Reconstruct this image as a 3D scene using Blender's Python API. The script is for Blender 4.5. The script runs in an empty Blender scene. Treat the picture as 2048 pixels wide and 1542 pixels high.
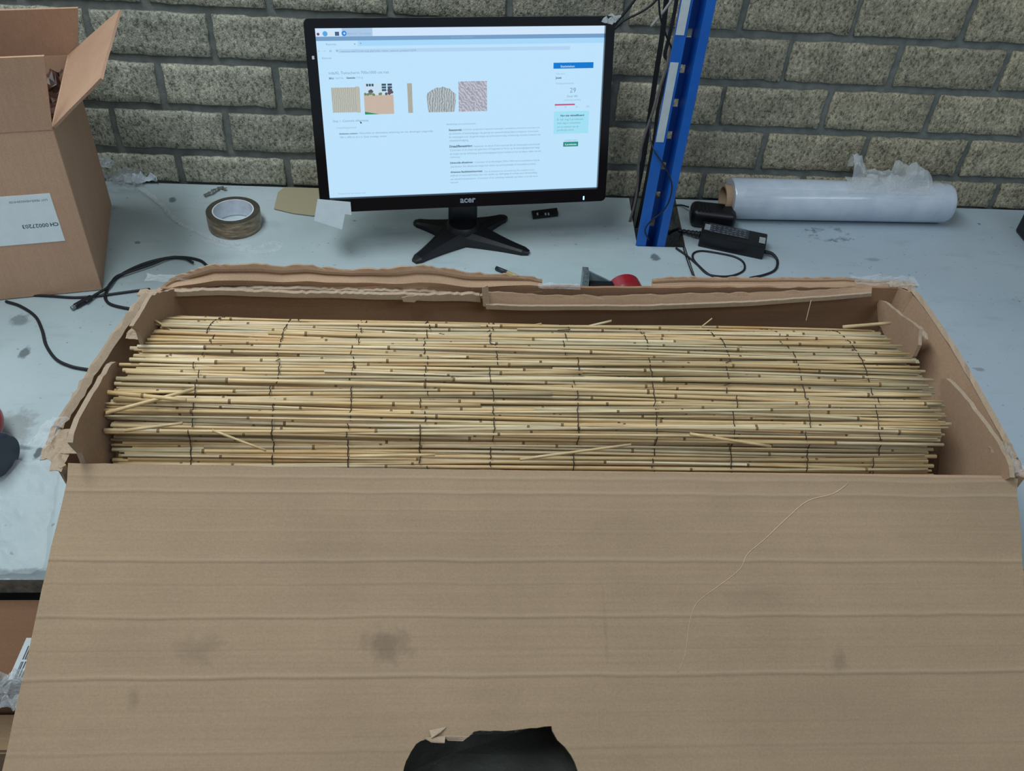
import bpy, bmesh, math, random
from mathutils import Vector, Matrix, noise
from mathutils.geometry import tessellate_polygon
random.seed(7)
R = math.radians
SC = bpy.context.scene
COL = SC.collection

# ------------------------------------------------------------------ camera
FPX, PITCH, YAW, ROLL = 1779.6, 0.7386, 0.10065, 0.0837
CAM = Vector((0.82724, -1.68406, 0.98117))
_fw = Vector((math.sin(YAW)*math.cos(PITCH), math.cos(YAW)*math.cos(PITCH), -math.sin(PITCH)))
_rt = _fw.cross(Vector((0, 0, 1))).normalized()
_up = _rt.cross(_fw)
_r2 = _rt*math.cos(ROLL) + _up*math.sin(ROLL)
_u2 = _up*math.cos(ROLL) - _rt*math.sin(ROLL)
cd = bpy.data.cameras.new('camera'); cam = bpy.data.objects.new('camera', cd); COL.objects.link(cam)
cam.matrix_world = Matrix(((_r2.x, _u2.x, -_fw.x, CAM.x), (_r2.y, _u2.y, -_fw.y, CAM.y), (_r2.z, _u2.z, -_fw.z, CAM.z), (0, 0, 0, 1)))
cd.sensor_fit = 'HORIZONTAL'; cd.sensor_width = 36; cd.lens = FPX/2048*36; cd.clip_start = .01
SC.camera = cam

# ------------------------------------------------------------------ world, lamps, exposure
SC.view_settings.view_transform = 'Standard'; SC.view_settings.look = 'None'
SC.view_settings.exposure = 0; SC.view_settings.gamma = 1; SC.view_settings.use_curve_mapping = False
wd = bpy.data.worlds.new('world'); SC.world = wd; wd.use_nodes = True
wd.node_tree.nodes['Background'].inputs[0].default_value = (.78, .90, 1.0, 1)
wd.node_tree.nodes['Background'].inputs[1].default_value = .25
def area(name, loc, target, sx, sy, power, color):
    l = bpy.data.lights.new(name, 'AREA'); l.shape = 'RECTANGLE'; l.size = sx; l.size_y = sy; l.energy = power; l.color = color
    o = bpy.data.objects.new(name, l); COL.objects.link(o); o.location = loc
    o.rotation_euler = (Vector(target)-Vector(loc)).to_track_quat('-Z', 'Y').to_euler()
    return o
area('ceiling_tube_lamp', (.05, -.74, 2.35), (.85, -.5, 0), 2.4, .5, 52, (.88, .96, 1.0))
area('far_ceiling_tube_lamp', (2.6, -3.2, 2.9), (1.2, -.3, 0), 2.4, .5, 22, (.78, .90, 1.0))

# ------------------------------------------------------------------ rays of the photograph onto real planes (used to read measurements)
def ray(px, py): return _fw + _r2*((px-1024)/FPX) + _u2*((771-py)/FPX)
def at(px, py, z=0.): d = ray(px, py); return CAM + d*((z-CAM.z)/d.z)
def onx(px, py, x): d = ray(px, py); return CAM + d*((x-CAM.x)/d.x)
def ony(px, py, y): d = ray(px, py); return CAM + d*((y-CAM.y)/d.y)
def onp(px, py, a, n): d = ray(px, py); return CAM + d*((a-CAM).dot(n)/d.dot(n))

# ------------------------------------------------------------------ materials
def srgb(c):
    return tuple(((v/255)/12.92 if v/255 <= .04045 else ((v/255+.055)/1.055)**2.4) for v in c) + (1,)
class M:
    def __init__(s, name):
        s.m = bpy.data.materials.new(name); s.m.use_nodes = True; s.t = s.m.node_tree; s.n = s.t.nodes; s.l = s.t.links
        s.b = s.n['Principled BSDF']; s.out = s.n['Material Output']; s.tc = s.n.new('ShaderNodeTexCoord')
    def node(s, typ, **kw):
        n = s.n.new('ShaderNode'+typ)
        for k, v in kw.items(): setattr(n, k, v)
        return n
    def co(s, scale=(1, 1, 1), world=False):
        mp = s.node('Mapping'); mp.inputs['Scale'].default_value = scale
        if world:
            g = s.node('NewGeometry'); s.l.new(g.outputs['Position'], mp.inputs[0])
        else: s.l.new(s.tc.outputs['Object'], mp.inputs[0])
        return mp.outputs[0]
    def noise(s, co, scale, detail=3, rough=.6):
        n = s.node('TexNoise'); n.inputs['Scale'].default_value = scale; n.inputs['Detail'].default_value = detail; n.inputs['Roughness'].default_value = rough
        s.l.new(co, n.inputs['Vector']); return n.outputs['Fac']
    def ramp(s, f, stops):
        r = s.node('ValToRGB'); e = r.color_ramp.elements
        e[0].position, e[0].color = stops[0]; e[1].position, e[1].color = stops[-1]
        for p, c in stops[1:-1]: x = e.new(p); x.color = c
        s.l.new(f, r.inputs[0]); return r.outputs[0]
    def mix(s, f, a, b, mode='MIX'):
        n = s.node('Mix', data_type='RGBA', blend_type=mode)
        for sock, v in ((n.inputs[0], f), (n.inputs[6], a), (n.inputs[7], b)):
            if hasattr(v, 'links') or hasattr(v, 'is_output'): s.l.new(v, sock)
            else: sock.default_value = v
        return n.outputs[2]
    def math(s, op, a, b=0., c=None):
        n = s.node('Math', operation=op)
        for i, v in enumerate((a, b) if c is None else (a, b, c)):
            if hasattr(v, 'is_output'): s.l.new(v, n.inputs[i])
            else: n.inputs[i].default_value = v
        return n.outputs[0]
    def color(s, c):
        if hasattr(c, 'is_output'): s.l.new(c, s.b.inputs['Base Color'])
        else: s.b.inputs['Base Color'].default_value = c
    def bump(s, h, strength=.3, dist=.001):
        n = s.node('Bump'); n.inputs['Strength'].default_value = strength; n.inputs['Distance'].default_value = dist
        s.l.new(h, n.inputs['Height']); s.l.new(n.outputs[0], s.b.inputs['Normal'])
    def rough(s, r): s.b.inputs['Roughness'].default_value = r
def plain(name, c, rough=.5, metal=0, var=.08, scale=60, spec=.5):
    m = M(name); g = srgb(c); d = tuple(v*(1-var*2) for v in g[:3])+(1,)
    m.color(m.ramp(m.noise(m.co(), scale), [(.35, d), (.65, g)])); m.rough(rough); m.b.inputs['Metallic'].default_value = metal
    m.b.inputs['Specular IOR Level'].default_value = spec
    return m.m
def emis(name, c, k=1.):
    m = M(name); m.color((0.01, .01, .012, 1)); m.rough(.3); m.b.inputs['Specular IOR Level'].default_value = .25
    m.b.inputs['Emission Color'].default_value = srgb(c); m.b.inputs['Emission Strength'].default_value = k
    return m.m
def cardboard(name, c, flute='x', stains=.3, world=False):
    m = M(name); g = srgb(c)
    co = m.co(world=world)
    sc = {'x': (1, 60, 60), 'z': (60, 60, 1), 'y': (60, 1, 60)}[flute]
    st = m.noise(m.co(sc, world), 3.2, 3)
    cl = m.noise(co, 3.5, 4)
    fine = m.noise(co, 420, 2)
    a = m.ramp(cl, [(.3, tuple(v*.88 for v in g[:3])+(1,)), (.7, tuple(v*1.1 for v in g[:3])+(1,))])
    a = m.mix(.10, a, m.ramp(st, [(.35, (.55, .52, .5, 1)), (.7, (1.3, 1.3, 1.3, 1))]), 'MULTIPLY')
    a = m.mix(.16, a, m.ramp(fine, [(.3, (.5, .5, .5, 1)), (.7, (1.4, 1.4, 1.4, 1))]), 'MULTIPLY')
    if stains:
        s2 = m.ramp(m.noise(co, 9, 5, .7), [(.62, (0, 0, 0, 1)), (.78, (1, 1, 1, 1))])
        a = m.mix(m.math('MULTIPLY', s2, stains), a, (.13, .10, .085, 1))
    m.color(a); m.rough(.82); m.b.inputs['Specular IOR Level'].default_value = .25
    m.bump(st, .25, .0008)
    return m
CB = cardboard('cardboard', (172, 143, 117)).m
CBf = cardboard('cardboard_flap', (172, 146, 120), 'x', .22).m
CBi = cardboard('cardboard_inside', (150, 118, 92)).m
CBe = cardboard('cardboard_torn_edge', (172, 152, 130), 'z', .5).m
CBc = cardboard('cardboard_carton', (188, 152, 126), 'z', .1).m
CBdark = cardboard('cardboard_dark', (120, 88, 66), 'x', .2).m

def film_mat(name, fac=.3, tint=(225, 232, 236), rough=.18):
    m = M(name); m.color(srgb(tint)); m.rough(rough); m.b.inputs['Specular IOR Level'].default_value = .9
    tr = m.node('BsdfTransparent'); mx = m.node('MixShader')
    lw = m.node('LayerWeight'); lw.inputs[0].default_value = .35
    f = m.math('ADD', m.math('MULTIPLY', lw.outputs['Facing'], .35), fac)
    m.l.new(f, mx.inputs[0]); m.l.new(tr.outputs[0], mx.inputs[1]); m.l.new(m.b.outputs[0], mx.inputs[2]); m.l.new(mx.outputs[0], m.out.inputs[0])
    m.bump(m.noise(m.co(), 220, 3), .5, .004)
    return m.m
FILM = film_mat('clear_film', .11, (225, 232, 236), .12)
FILM2 = film_mat('milky_film', .34, (215, 222, 226), .16)
BLACK = plain('black_plastic', (14, 16, 22), .38)
BLACKG = plain('black_gloss', (9, 11, 18), .17, spec=.6)
RUBBER = plain('black_rubber', (20, 24, 30), .55)
GREYC = plain('grey_cable', (120, 112, 108), .5)
WHITE = plain('white_paper', (205, 216, 222), .7, var=.03)
RED = plain('red_plastic', (146, 24, 32), .3, var=.1)
NAVY = plain('navy_plastic', (34, 42, 62), .35)
METAL = plain('worn_metal', (150, 160, 165), .35, .8, var=.2, scale=200)

# ------------------------------------------------------------------ object helpers
def tag(o, label=None, cat=None, group=None, kind=None):
    if label: o['label'] = label
    if cat: o['category'] = cat
    if group: o['group'] = group
    if kind: o['kind'] = kind
    return o
def empty(name, loc, label=None, cat=None, group=None):
    o = bpy.data.objects.new(name, None); COL.objects.link(o); o.location = loc; o.empty_display_size = .05
    o.matrix_world = Matrix.Translation(Vector(loc))
    return tag(o, label, cat, group)
def link(name, me, mat=None, parent=None, smooth=False):
    if mat is not None and not me.materials:
        for q in (mat if isinstance(mat, (list, tuple)) else [mat]): me.materials.append(q)
    if smooth: me.polygons.foreach_set('use_smooth', [True]*len(me.polygons))
    o = bpy.data.objects.new(name, me); COL.objects.link(o)
    if parent is not None:
        o.parent = parent; o.matrix_parent_inverse = parent.matrix_world.inverted()
    return o
def pyd(name, vs, fs, mat, parent=None, smooth=False):
    me = bpy.data.meshes.new(name); me.from_pydata([tuple(v) for v in vs], [], fs); me.update()
    return link(name, me, mat, parent, smooth)
def bmo(name, bm, mat, parent=None, smooth=False):
    bmesh.ops.recalc_face_normals(bm, faces=bm.faces)
    me = bpy.data.meshes.new(name); bm.to_mesh(me); bm.free(); return link(name, me, mat, parent, smooth)
def addbox(bm, c, s, mtx=None, bev=0, seg=2):
    r = bmesh.ops.create_cube(bm, size=1.0)
    vs = r['verts']
    for v in vs: v.co = Vector((v.co.x*s[0], v.co.y*s[1], v.co.z*s[2]))
    if bev:
        es = list({e for v in vs for e in v.link_edges})
        rr = bmesh.ops.bevel(bm, geom=vs+es, offset=bev, segments=seg, profile=.5, affect='EDGES')
        vs = list({v for f in rr['faces'] for v in f.verts} | {v for v in vs if v.is_valid})
    T = Matrix.Translation(Vector(c))
    if mtx is not None: T = mtx @ T
    for v in vs: v.co = T @ v.co
def box(name, c, s, mat, parent=None, mtx=None, bev=0, seg=2):
    bm = bmesh.new(); addbox(bm, c, s, mtx, bev, seg); return bmo(name, bm, mat, parent)
def cat(pts, n=6):
    pts = [Vector(p) for p in pts]; out = []
    P = [pts[0]*2-pts[1]]+pts+[pts[-1]*2-pts[-2]]
    for i in range(1, len(P)-2):
        for k in range(n):
            t = k/n; a, b, c, d = P[i-1:i+3]
            out.append(.5*((2*b)+(c-a)*t+(2*a-5*b+4*c-d)*t*t+(3*b-a-3*c+d)*t**3))
    out.append(pts[-1]); return out
def tubegeo(pts, rad, sides=8, vs=None, fs=None, cap=True):
    vs = [] if vs is None else vs; fs = [] if fs is None else fs
    b0 = len(vs); n = len(pts)
    up = Vector((0, 0, 1))
    for i, p in enumerate(pts):
        t = (pts[min(i+1, n-1)]-pts[max(i-1, 0)]).normalized()
        if abs(t.dot(up)) > .95: up = Vector((0, 1, .1)).normalized()
        s = t.cross(up).normalized(); u = s.cross(t); up = u
        r = rad(i/(n-1)) if callable(rad) else rad
        for k in range(sides):
            a = 2*math.pi*k/sides; vs.append(p+s*math.cos(a)*r+u*math.sin(a)*r)
    for i in range(n-1):
        for k in range(sides):
            a = b0+i*sides+k; b = b0+i*sides+(k+1) % sides
            fs.append((a, b, b+sides, a+sides))
    if cap:
        fs.append(tuple(b0+k for k in range(sides))[::-1]); fs.append(tuple(b0+(n-1)*sides+k for k in range(sides)))
    return vs, fs
def tube(name, pts, rad, mat, parent=None, sides=8, n=6):
    vs, fs = tubegeo(cat(pts, n) if n > 1 else [Vector(p) for p in pts], rad, sides)
    return pyd(name, vs, fs, mat, parent, True)
def sheetgeo(grid, th):
    nr, nc = len(grid), len(grid[0]); vs = []; fs = []
    for side in (.5, -.5):
        for i in range(nr):
            for j in range(nc):
                du = grid[i][min(j+1, nc-1)]-grid[i][max(j-1, 0)]; dv = grid[min(i+1, nr-1)][j]-grid[max(i-1, 0)][j]
                nn = du.cross(dv); nn = nn.normalized() if nn.length > 1e-12 else Vector((0, 0, 1))
                vs.append(grid[i][j]+nn*th*side)
    N = nr*nc
    for i in range(nr-1):
        for j in range(nc-1):
            a = i*nc+j; fs.append((a, a+1, a+nc+1, a+nc)); fs.append((N+a, N+a+nc, N+a+nc+1, N+a+1))
    for j in range(nc-1):
        fs.append((j, N+j, N+j+1, j+1)); a = (nr-1)*nc+j; fs.append((a, a+1, N+a+1, N+a))
    for i in range(nr-1):
        a = i*nc; fs.append((a, a+nc, N+a+nc, N+a)); a = i*nc+nc-1; fs.append((a, N+a, N+a+nc, a+nc))
    return vs, fs
def sheet(name, grid, th, mat, parent=None, smooth=False):
    vs, fs = sheetgeo(grid, th); return pyd(name, vs, fs, mat, parent, smooth)
def resample(pts, n):
    pts = [Vector(p) for p in pts]; L = [0]
    for a, b in zip(pts, pts[1:]): L.append(L[-1]+(b-a).length)
    out = []
    for k in range(n):
        t = L[-1]*k/(n-1); i = 0
        while i < len(L)-2 and L[i+1] < t: i += 1
        f = (t-L[i])/max(1e-9, L[i+1]-L[i]); out.append(pts[i].lerp(pts[i+1], min(1, f)))
    return out
def ruled(top, bot, n=40, m=3, wob=0., seed=0., jag=0.):
    a = resample(top, n); b = resample(bot, n); g = []
    for i in range(m):
        t = i/(m-1); row = []
        for j in range(n):
            p = a[j].lerp(b[j], t)
            if wob: p = p+noise.noise_vector(p*14+Vector((seed, 0, 0)))*wob
            if jag and i == 0: p = p+Vector((0, 0, 1))*noise.noise(p*160+Vector((0, seed, 0)))*jag
            row.append(p)
        g.append(row)
    return g
def slab(name, poly, nrm, th, mat, parent=None, holes=(), edge_mat=None):
    """flat plate: outline (3-D points on one plane), optional holes, thickness th along nrm"""
    loops = [[Vector(p) for p in poly]]+[[Vector(p) for p in h] for h in holes]
    flat = [p for l in loops for p in l]; tris = tessellate_polygon(loops); N = len(flat); nrm = Vector(nrm).normalized()
    vs = [p+nrm*th/2 for p in flat]+[p-nrm*th/2 for p in flat]
    fs = [tuple(t) for t in tris]+[tuple(N+i for i in t)[::-1] for t in tris]; k = len(fs); o = 0
    for l in loops:
        n = len(l)
        for i in range(n): fs.append((o+i, o+(i+1) % n, N+o+(i+1) % n, N+o+i))
        o += n
    bm = bmesh.new(); bv = [bm.verts.new(v) for v in vs]
    for i, f in enumerate(fs):
        try: q = bm.faces.new([bv[j] for j in f]); q.material_index = 1 if (edge_mat and i >= k) else 0
        except ValueError: pass
    return bmo(name, bm, [mat, edge_mat] if edge_mat else mat, parent)
def ragged(pts, step, amp, nrm, seed=0):
    """subdivide an outline and roughen it within its plane"""
    out = []; n = len(pts); nrm = Vector(nrm).normalized()
    for i in range(n):
        a, b = Vector(pts[i]), Vector(pts[(i+1) % n]); k = max(1, int((b-a).length/step)); d = (b-a).normalized().cross(nrm) if (b-a).length > 0 else nrm
        for j in range(k):
            p = a.lerp(b, j/k)
            if j: p = p+d*noise.noise(p*190+Vector((seed, seed, 0)))*amp
            out.append(p)
    return out
def crumple(name, c, sx, sy, h, mat, parent=None, seed=0, n=26, rot=0, freq=30, edge=.5, th=0):
    """a loosely bunched sheet of film"""
    g = []
    for i in range(n):
        row = []
        for j in range(n):
            u, v = j/(n-1)-.5, i/(n-1)-.5
            rr = 1-.14*noise.noise(Vector((math.atan2(v, u)*1.2, seed, 3)))
            x, y = u*sx*rr, v*sy*rr
            q = Vector((x, y, 0))*freq+Vector((seed*7.1, seed*3.3, 0))
            z = abs(noise.noise(q))*1.3+abs(noise.noise(q*2.3))*.8+.35*abs(noise.noise(q*5))
            fall = max(0, 1-(2*max(abs(u), abs(v)))**2*edge)
            d = noise.noise_vector(q*1.7)*.012
            x += d.x*h/.03; y += d.y*h/.03
            p = Vector((x*math.cos(rot)-y*math.sin(rot), x*math.sin(rot)+y*math.cos(rot), .0012+z*h*fall))
            row.append(Vector(c)+p)
        g.append(row)
    if th: return sheet(name, g, th, mat, parent)
    vs = [p for r in g for p in r]; fs = [(i*n+j, i*n+j+1, (i+1)*n+j+1, (i+1)*n+j) for i in range(n-1) for j in range(n-1)]
    return pyd(name, vs, fs, mat, parent)
def lathe(name, prof, mat, parent=None, c=(0, 0, 0), axis='z', seg=48, mtx=None, mats=None):
    """closed profile of (radius, height) pairs turned about an axis"""
    vs = []; fs = []; n = len(prof)
    for k in range(seg):
        a = 2*math.pi*k/seg
        for r, h in prof: vs.append(Vector((r*math.cos(a), r*math.sin(a), h)))
    for k in range(seg):
        for i in range(n): fs.append((k*n+i, ((k+1) % seg)*n+i, ((k+1) % seg)*n+(i+1) % n, k*n+(i+1) % n))
    if mtx is None: mtx = Matrix.Translation(Vector(c))
    vs = [mtx @ v for v in vs]
    bm = bmesh.new(); bv = [bm.verts.new(v) for v in vs]
    for f in fs: bm.faces.new([bv[i] for i in f])
    o = bmo(name, bm, mat, parent)
    o.data.polygons.foreach_set('use_smooth', [True]*len(o.data.polygons))
    md = o.data; md.set_sharp_from_angle(angle=R(35)) if hasattr(md, 'set_sharp_from_angle') else None
    return o

# ================================================================== SETTING
HT = -.76        # floor height below the tabletop (tabletop surface is z = 0)
m = M('concrete_floor'); m.color(m.ramp(m.noise(m.co(), 6, 6), [(.3, srgb((60, 60, 58))), (.7, srgb((88, 88, 85)))])); m.rough(.8)
o = box('floor', (1.0, -1.3, HT-.05), (6, 4.6, .1), m.m); tag(o, kind='structure')

# back wall of rough concrete blocks in recessed mortar
m = M('mortar'); co = m.co(world=True)
m.color(m.ramp(m.noise(co, 40, 5), [(.3, srgb((96, 102, 100))), (.7, srgb((126, 131, 127)))])); m.rough(.95); m.bump(m.noise(co, 220, 3), .5, .002)
wall = box('wall_back', (1.0, .104, .3), (6, .2, 2.12), m.m); tag(wall, kind='structure')
m = M('concrete_block'); co = m.co(world=True)
oi = m.node('ObjectInfo')
sp = m.node('SeparateXYZ'); g = m.node('NewGeometry'); m.l.new(g.outputs['Position'], sp.inputs[0])
mr = m.node('MapRange'); mr.inputs[1].default_value = .2; mr.inputs[2].default_value = 1.7; m.l.new(sp.outputs[0], mr.inputs[0])
base = m.mix(mr.outputs[0], srgb((178, 178, 164)), srgb((170, 163, 142)))
base = m.mix(.55, base, m.ramp(oi.outputs['Random'], [(0, (.72, .74, .76, 1)), (.5, (1, .99, .96, 1)), (1, (1.18, 1.17, 1.14, 1))]), 'MULTIPLY')
sc_ = m.co((1, 1, .62), world=True)
pit = m.noise(sc_, 185, 2, .8)
base = m.mix(.9, base, m.ramp(pit, [(.34, (.28, .29, .29, 1)), (.46, (.82, .82, .81, 1)), (.57, (1.0, 1.0, .98, 1)), (.68, (1.5, 1.48, 1.44, 1))]), 'MULTIPLY')
base = m.mix(.55, base, m.ramp(m.noise(co, 13, 4), [(.33, (.55, .57, .57, 1)), (.6, (1.08, 1.08, 1.08, 1))]), 'MULTIPLY')
m.color(base); m.rough(.95); m.b.inputs['Specular IOR Level'].default_value = .15; m.bump(pit, .9, .004)
BLK = m.m
def block_mesh(w, h, seed):
    nx, nz = 11, 5; vs = []; fs = []
    for layer, (yy, infl) in enumerate(((.012, 0), (.0, 0), (-.0022, -.002))):
        for i in range(nz+1):
            for j in range(nx+1):
                x = (j/nx-.5)*(w+2*infl); z = (i/nz-.5)*(h+2*infl)
                e = i in (0, nz) or j in (0, nx)
                n = noise.noise_vector(Vector((x*45, z*45, seed*9.7)))
                if e: x += n.x*.0035; z += n.z*.0035
                vs.append((x, yy+(n.y*.002 if layer else 0), z))
    W = nx+1; S = W*(nz+1)
    for i in range(nz):
        for j in range(nx): a = 2*S+i*W+j; fs.append((a, a+1, a+W+1, a+W))
    ring = [j for j in range(W)]+[i*W+nx for i in range(1, nz+1)]+[nz*W+j for j in range(nx-1, -1, -1)]+[i*W for i in range(nz-1, 0, -1)]
    for l in range(2):
        for k in range(len(ring)):
            a, b = ring[k], ring[(k+1) % len(ring)]; fs.append((l*S+a, l*S+b, (l+1)*S+b, (l+1)*S+a))
    me = bpy.data.meshes.new('brick'); me.from_pydata(vs, [], fs); me.update(); me.materials.append(BLK)
    me.polygons.foreach_set('use_smooth', [True]*len(me.polygons)); return me
BW, BH = .22, .09595
full = [block_mesh(BW-.013, BH-.0165, k) for k in range(7)]
low = [block_mesh(BW-.0145, .0700-.009-.002, 20+k) for k in range(3)]
for row in range(-7, 4):
    zt = .35785-row*BH          # centre of the bed joint above this row
    for k in range(-5, 12):
        x = .27286+k*BW+(0 if row % 2 else -.5*BW)+BW/2+random.uniform(-.002, .002)
        if row == 3: me = random.choice(low); z = (.0700-.009+.002)/2
        else: me = random.choice(full); z = zt-BH/2
        b = link('brick', me, None, wall); b.location = (x, random.uniform(-.0015, .001), z); b.matrix_parent_inverse = Matrix()
        b.location = Vector((x, b.location.y, z))
wall.matrix_world = Matrix()

# ================================================================== WORK TABLE
m = M('dirty_laminate'); co = m.co(world=True)
base = m.ramp(m.noise(co, 3.2, 4), [(.3, srgb((158, 176, 178))), (.7, srgb((178, 192, 196)))])
sp = m.node('SeparateXYZ'); g = m.node('NewGeometry'); m.l.new(g.outputs['Position'], sp.inputs[0])
mr = m.node('MapRange'); mr.inputs[1].default_value = 1.2; mr.inputs[2].default_value = 1.6; m.l.new(sp.outputs[0], mr.inputs[0])
base = m.mix(m.math('MULTIPLY', mr.outputs[0], .45), base, srgb((158, 172, 192)))
spk = m.ramp(m.noise(co, 34, 4, .65), [(.685, (0, 0, 0, 1)), (.73, (1, 1, 1, 1))])
spk2 = m.ramp(m.noise(co, 110, 2, .5), [(.70, (0, 0, 0, 1)), (.74, (1, 1, 1, 1))])
base = m.mix(m.math('MULTIPLY', spk, .75), base, srgb((62, 72, 74)))
base = m.mix(m.math('MULTIPLY', spk2, .5), base, srgb((80, 90, 92)))
smear = m.ramp(m.noise(m.co((1, 3, 1), True), 8, 5, .7), [(.55, (0, 0, 0, 1)), (.8, (1, 1, 1, 1))])
base = m.mix(m.math('MULTIPLY', smear, .4), base, srgb((112, 124, 128)))
# worn dirty spots with a place of their own: (x, y, rx, ry, strength)
def spot(px, py, rx, ry, k, hollow=False, warm=False):
    global base
    c = at(px, py, 0)
    dx = m.math('DIVIDE', m.math('SUBTRACT', sp.outputs[0], c.x), rx); dy = m.math('DIVIDE', m.math('SUBTRACT', sp.outputs[1], c.y), ry)
    d = m.math('SQRT', m.math('ADD', m.math('MULTIPLY', dx, dx), m.math('MULTIPLY', dy, dy)))
    nz = m.noise(co, 60, 4, .7); d = m.math('ADD', d, m.math('MULTIPLY', m.math('SUBTRACT', nz, .5), 1.6))
    if hollow: f = m.math('MULTIPLY', m.ramp(d, [(.5, (0, 0, 0, 1)), (.8, (1, 1, 1, 1)), (1, (0, 0, 0, 1))]), m.ramp(m.noise(co, 38, 3), [(.46, (0, 0, 0, 1)), (.6, (1, 1, 1, 1))]))
    else: f = m.ramp(d, [(.55, (1, 1, 1, 1)), (.95, (0, 0, 0, 1))])
    base = m.mix(m.math('MULTIPLY', f, k), base, srgb((96, 92, 88)) if warm else srgb((48, 58, 62)))
spot(1660, 470, .055, .03, .75, True); spot(1310, 515, .012, .016, .7); spot(345, 400, .010, .012, .7); spot(50, 705, .010, .02, .7)
spot(40, 640, .02, .02, .5); spot(1745, 520, .02, .008, .3); spot(275, 485, .008, .006, .6); spot(1975, 880, .006, .012, .6)
spot(1960, 740, .012, .006, .4); spot(76, 905, .006, .018, .8); spot(30, 895, .03, .006, .6); spot(60, 1150, .09, .012, .6)
spot(25, 860, .035, .05, .45, False, True)
m.color(base); m.rough(.42); m.b.inputs['Specular IOR Level'].default_value = .45
LAM = m.m
EDGE = plain('chipped_board_edge', (120, 118, 108), .8, var=.25, scale=90)
NX, NY = 1.204, -.190
table = empty('work_table', (.2, -.99, HT), 'long white laminate workbench with grimy scuffed top against the block wall', 'table')
TYF = -.992
pl = [(-1.6, TYF), (1.302, TYF), (1.302, -.192), (NX+.002, -.192), (NX+.012, -.006), (-1.6, -.006)]
def top(name, pts, z0=0., th=.028):
    slab(name, [Vector((x, y, z0-th/2)) for x, y in pts], (0, 0, 1), th, LAM, table, (), EDGE)
top('tabletop', pl)
top('tabletop', [(1.3045, TYF), (3.0, TYF), (3.0, -.006), (1.318, -.006), (1.3045, -.19)], .0012)
for x, y in ((-1.5, -.9), (-1.5, -.1), (.1, -.1), (2.9, -.1), (2.9, -.9), (1.9, -.9)):
    box('leg', (x, y, (HT-.028)/2), (.05, .05, -HT-.028), METAL, table, bev=.003)
box('crossbar', (.7, -.06, -.06), (4.3, .04, .06), METAL, table)

# ================================================================== BLUE RACK POST
BLUE = plain('blue_rack_paint', (22, 98, 190), .38, var=.06, scale=20)
post = empty('rack_post', (1.2, -.19, HT), 'blue steel rack upright with punched slots and white sticker strips beside the monitor', 'post')
def psec(px_l, px_r):
    pass
x0, x1 = 1.2035, 1.2625; yf = -.1905; dep = .046; Z0, Z1 = HT, 1.5
def pbox(bm, xa, xb, ya, yb, za=Z0, zb=Z1): addbox(bm, ((xa+xb)/2, (ya+yb)/2, (za+zb)/2), (xb-xa, yb-ya, zb-za))
yw = yf+dep
bm = bmesh.new()
pbox(bm, x0, x0+.020, yf, yf+.0025)                    # left lip
pbox(bm, x0+.0175, x0+.020, yf+.0025, yw)              # left inner wall
pbox(bm, x1-.016, x1, yf, yf+.0025)                    # right lip
pbox(bm, x1-.016, x1-.0135, yf+.0025, yw)
bmo('flange', bm, BLUE, post)
bm = bmesh.new(); xa, xb = x0+.020, x1-.016; xm = xb-.0065; hw = .0045
pbox(bm, xa, xm-hw, yw-.0025, yw); pbox(bm, xm+hw, xb, yw-.0025, yw)
zc = HT; k = 0
zh = [ony(1357, 205, yw).z]
d_ = ony(1371, 137, yw).z-zh[0]
hz = sorted([zh[0]+d_*i for i in range(-40, 60) if HT+.02 < zh[0]+d_*i < Z1-.02]); prev = Z0
for z in hz:
    pbox(bm, xm-hw, xm+hw, yw-.0025, yw, prev, z-.008); prev = z+.008
pbox(bm, xm-hw, xm+hw, yw-.0025, yw, prev, Z1)
bmo('slotted_web', bm, BLUE, post)
STK = plain('white_sticker', (196, 208, 214), .5, var=.05)
for pa, pb in (((1360, -40), (1362, 70)), ((1352, 125), (1322, 284))):
    za, zb = ony(pa[0], pa[1], yf).z, ony(pb[0], pb[1], yf).z
    o = box('sticker', (x0+.0085, yf-.0006, (za+zb)/2), (.0145, .0008, abs(za-zb)), STK, post)
    o['label'] = 'white paper sticker strip'

# ================================================================== MONITOR
mc = Vector((.8544, -.17, .2529)); yaw, tilt, rl, MWd, MHt = .1256, .2728, .007, .5402, .3313
r_ = Vector((math.cos(yaw), math.sin(yaw), 0)); b_ = Vector((-math.sin(yaw), math.cos(yaw), 0)); u_ = Vector((0, 0, 1))*math.cos(tilt)+b_*math.sin(tilt)
r_, u_ = r_*math.cos(rl)+u_*math.sin(rl), u_*math.cos(rl)-r_*math.sin(rl)
n_ = r_.cross(u_)   # towards the viewer is r x u
MM = Matrix(((r_.x, u_.x, n_.x, mc.x), (r_.y, u_.y, n_.y, mc.y), (r_.z, u_.z, n_.z, mc.z), (0, 0, 0, 1)))
if (MM.to_3x3() @ Vector((0, 0, 1))).dot(CAM-mc) < 0: raise RuntimeError
mon = empty('monitor', (.86, -.17, 0), 'black widescreen computer monitor showing a light blue web page', 'monitor')
S0, S1, T0, T1 = -.252, .2535, -.1412, .1518      # screen rectangle in the monitor's own frame
hwM, hhM = MWd/2, MHt/2
def rr(x0, y0, x1, y1, rad, z, n=5):
    out = []
    for cx, cy, a0 in ((x1-rad, y1-rad, 0), (x0+rad, y1-rad, 90), (x0+rad, y0+rad, 180), (x1-rad, y0+rad, 270)):
        for k in range(n+1): a = R(a0+90*k/n); out.append(Vector((cx+rad*math.cos(a), cy+rad*math.sin(a), z)))
    return out
hole = [Vector(p) for p in ((S0, T0, -.0), (S0, T1, 0), (S1, T1, 0), (S1, T0, 0))]
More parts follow.
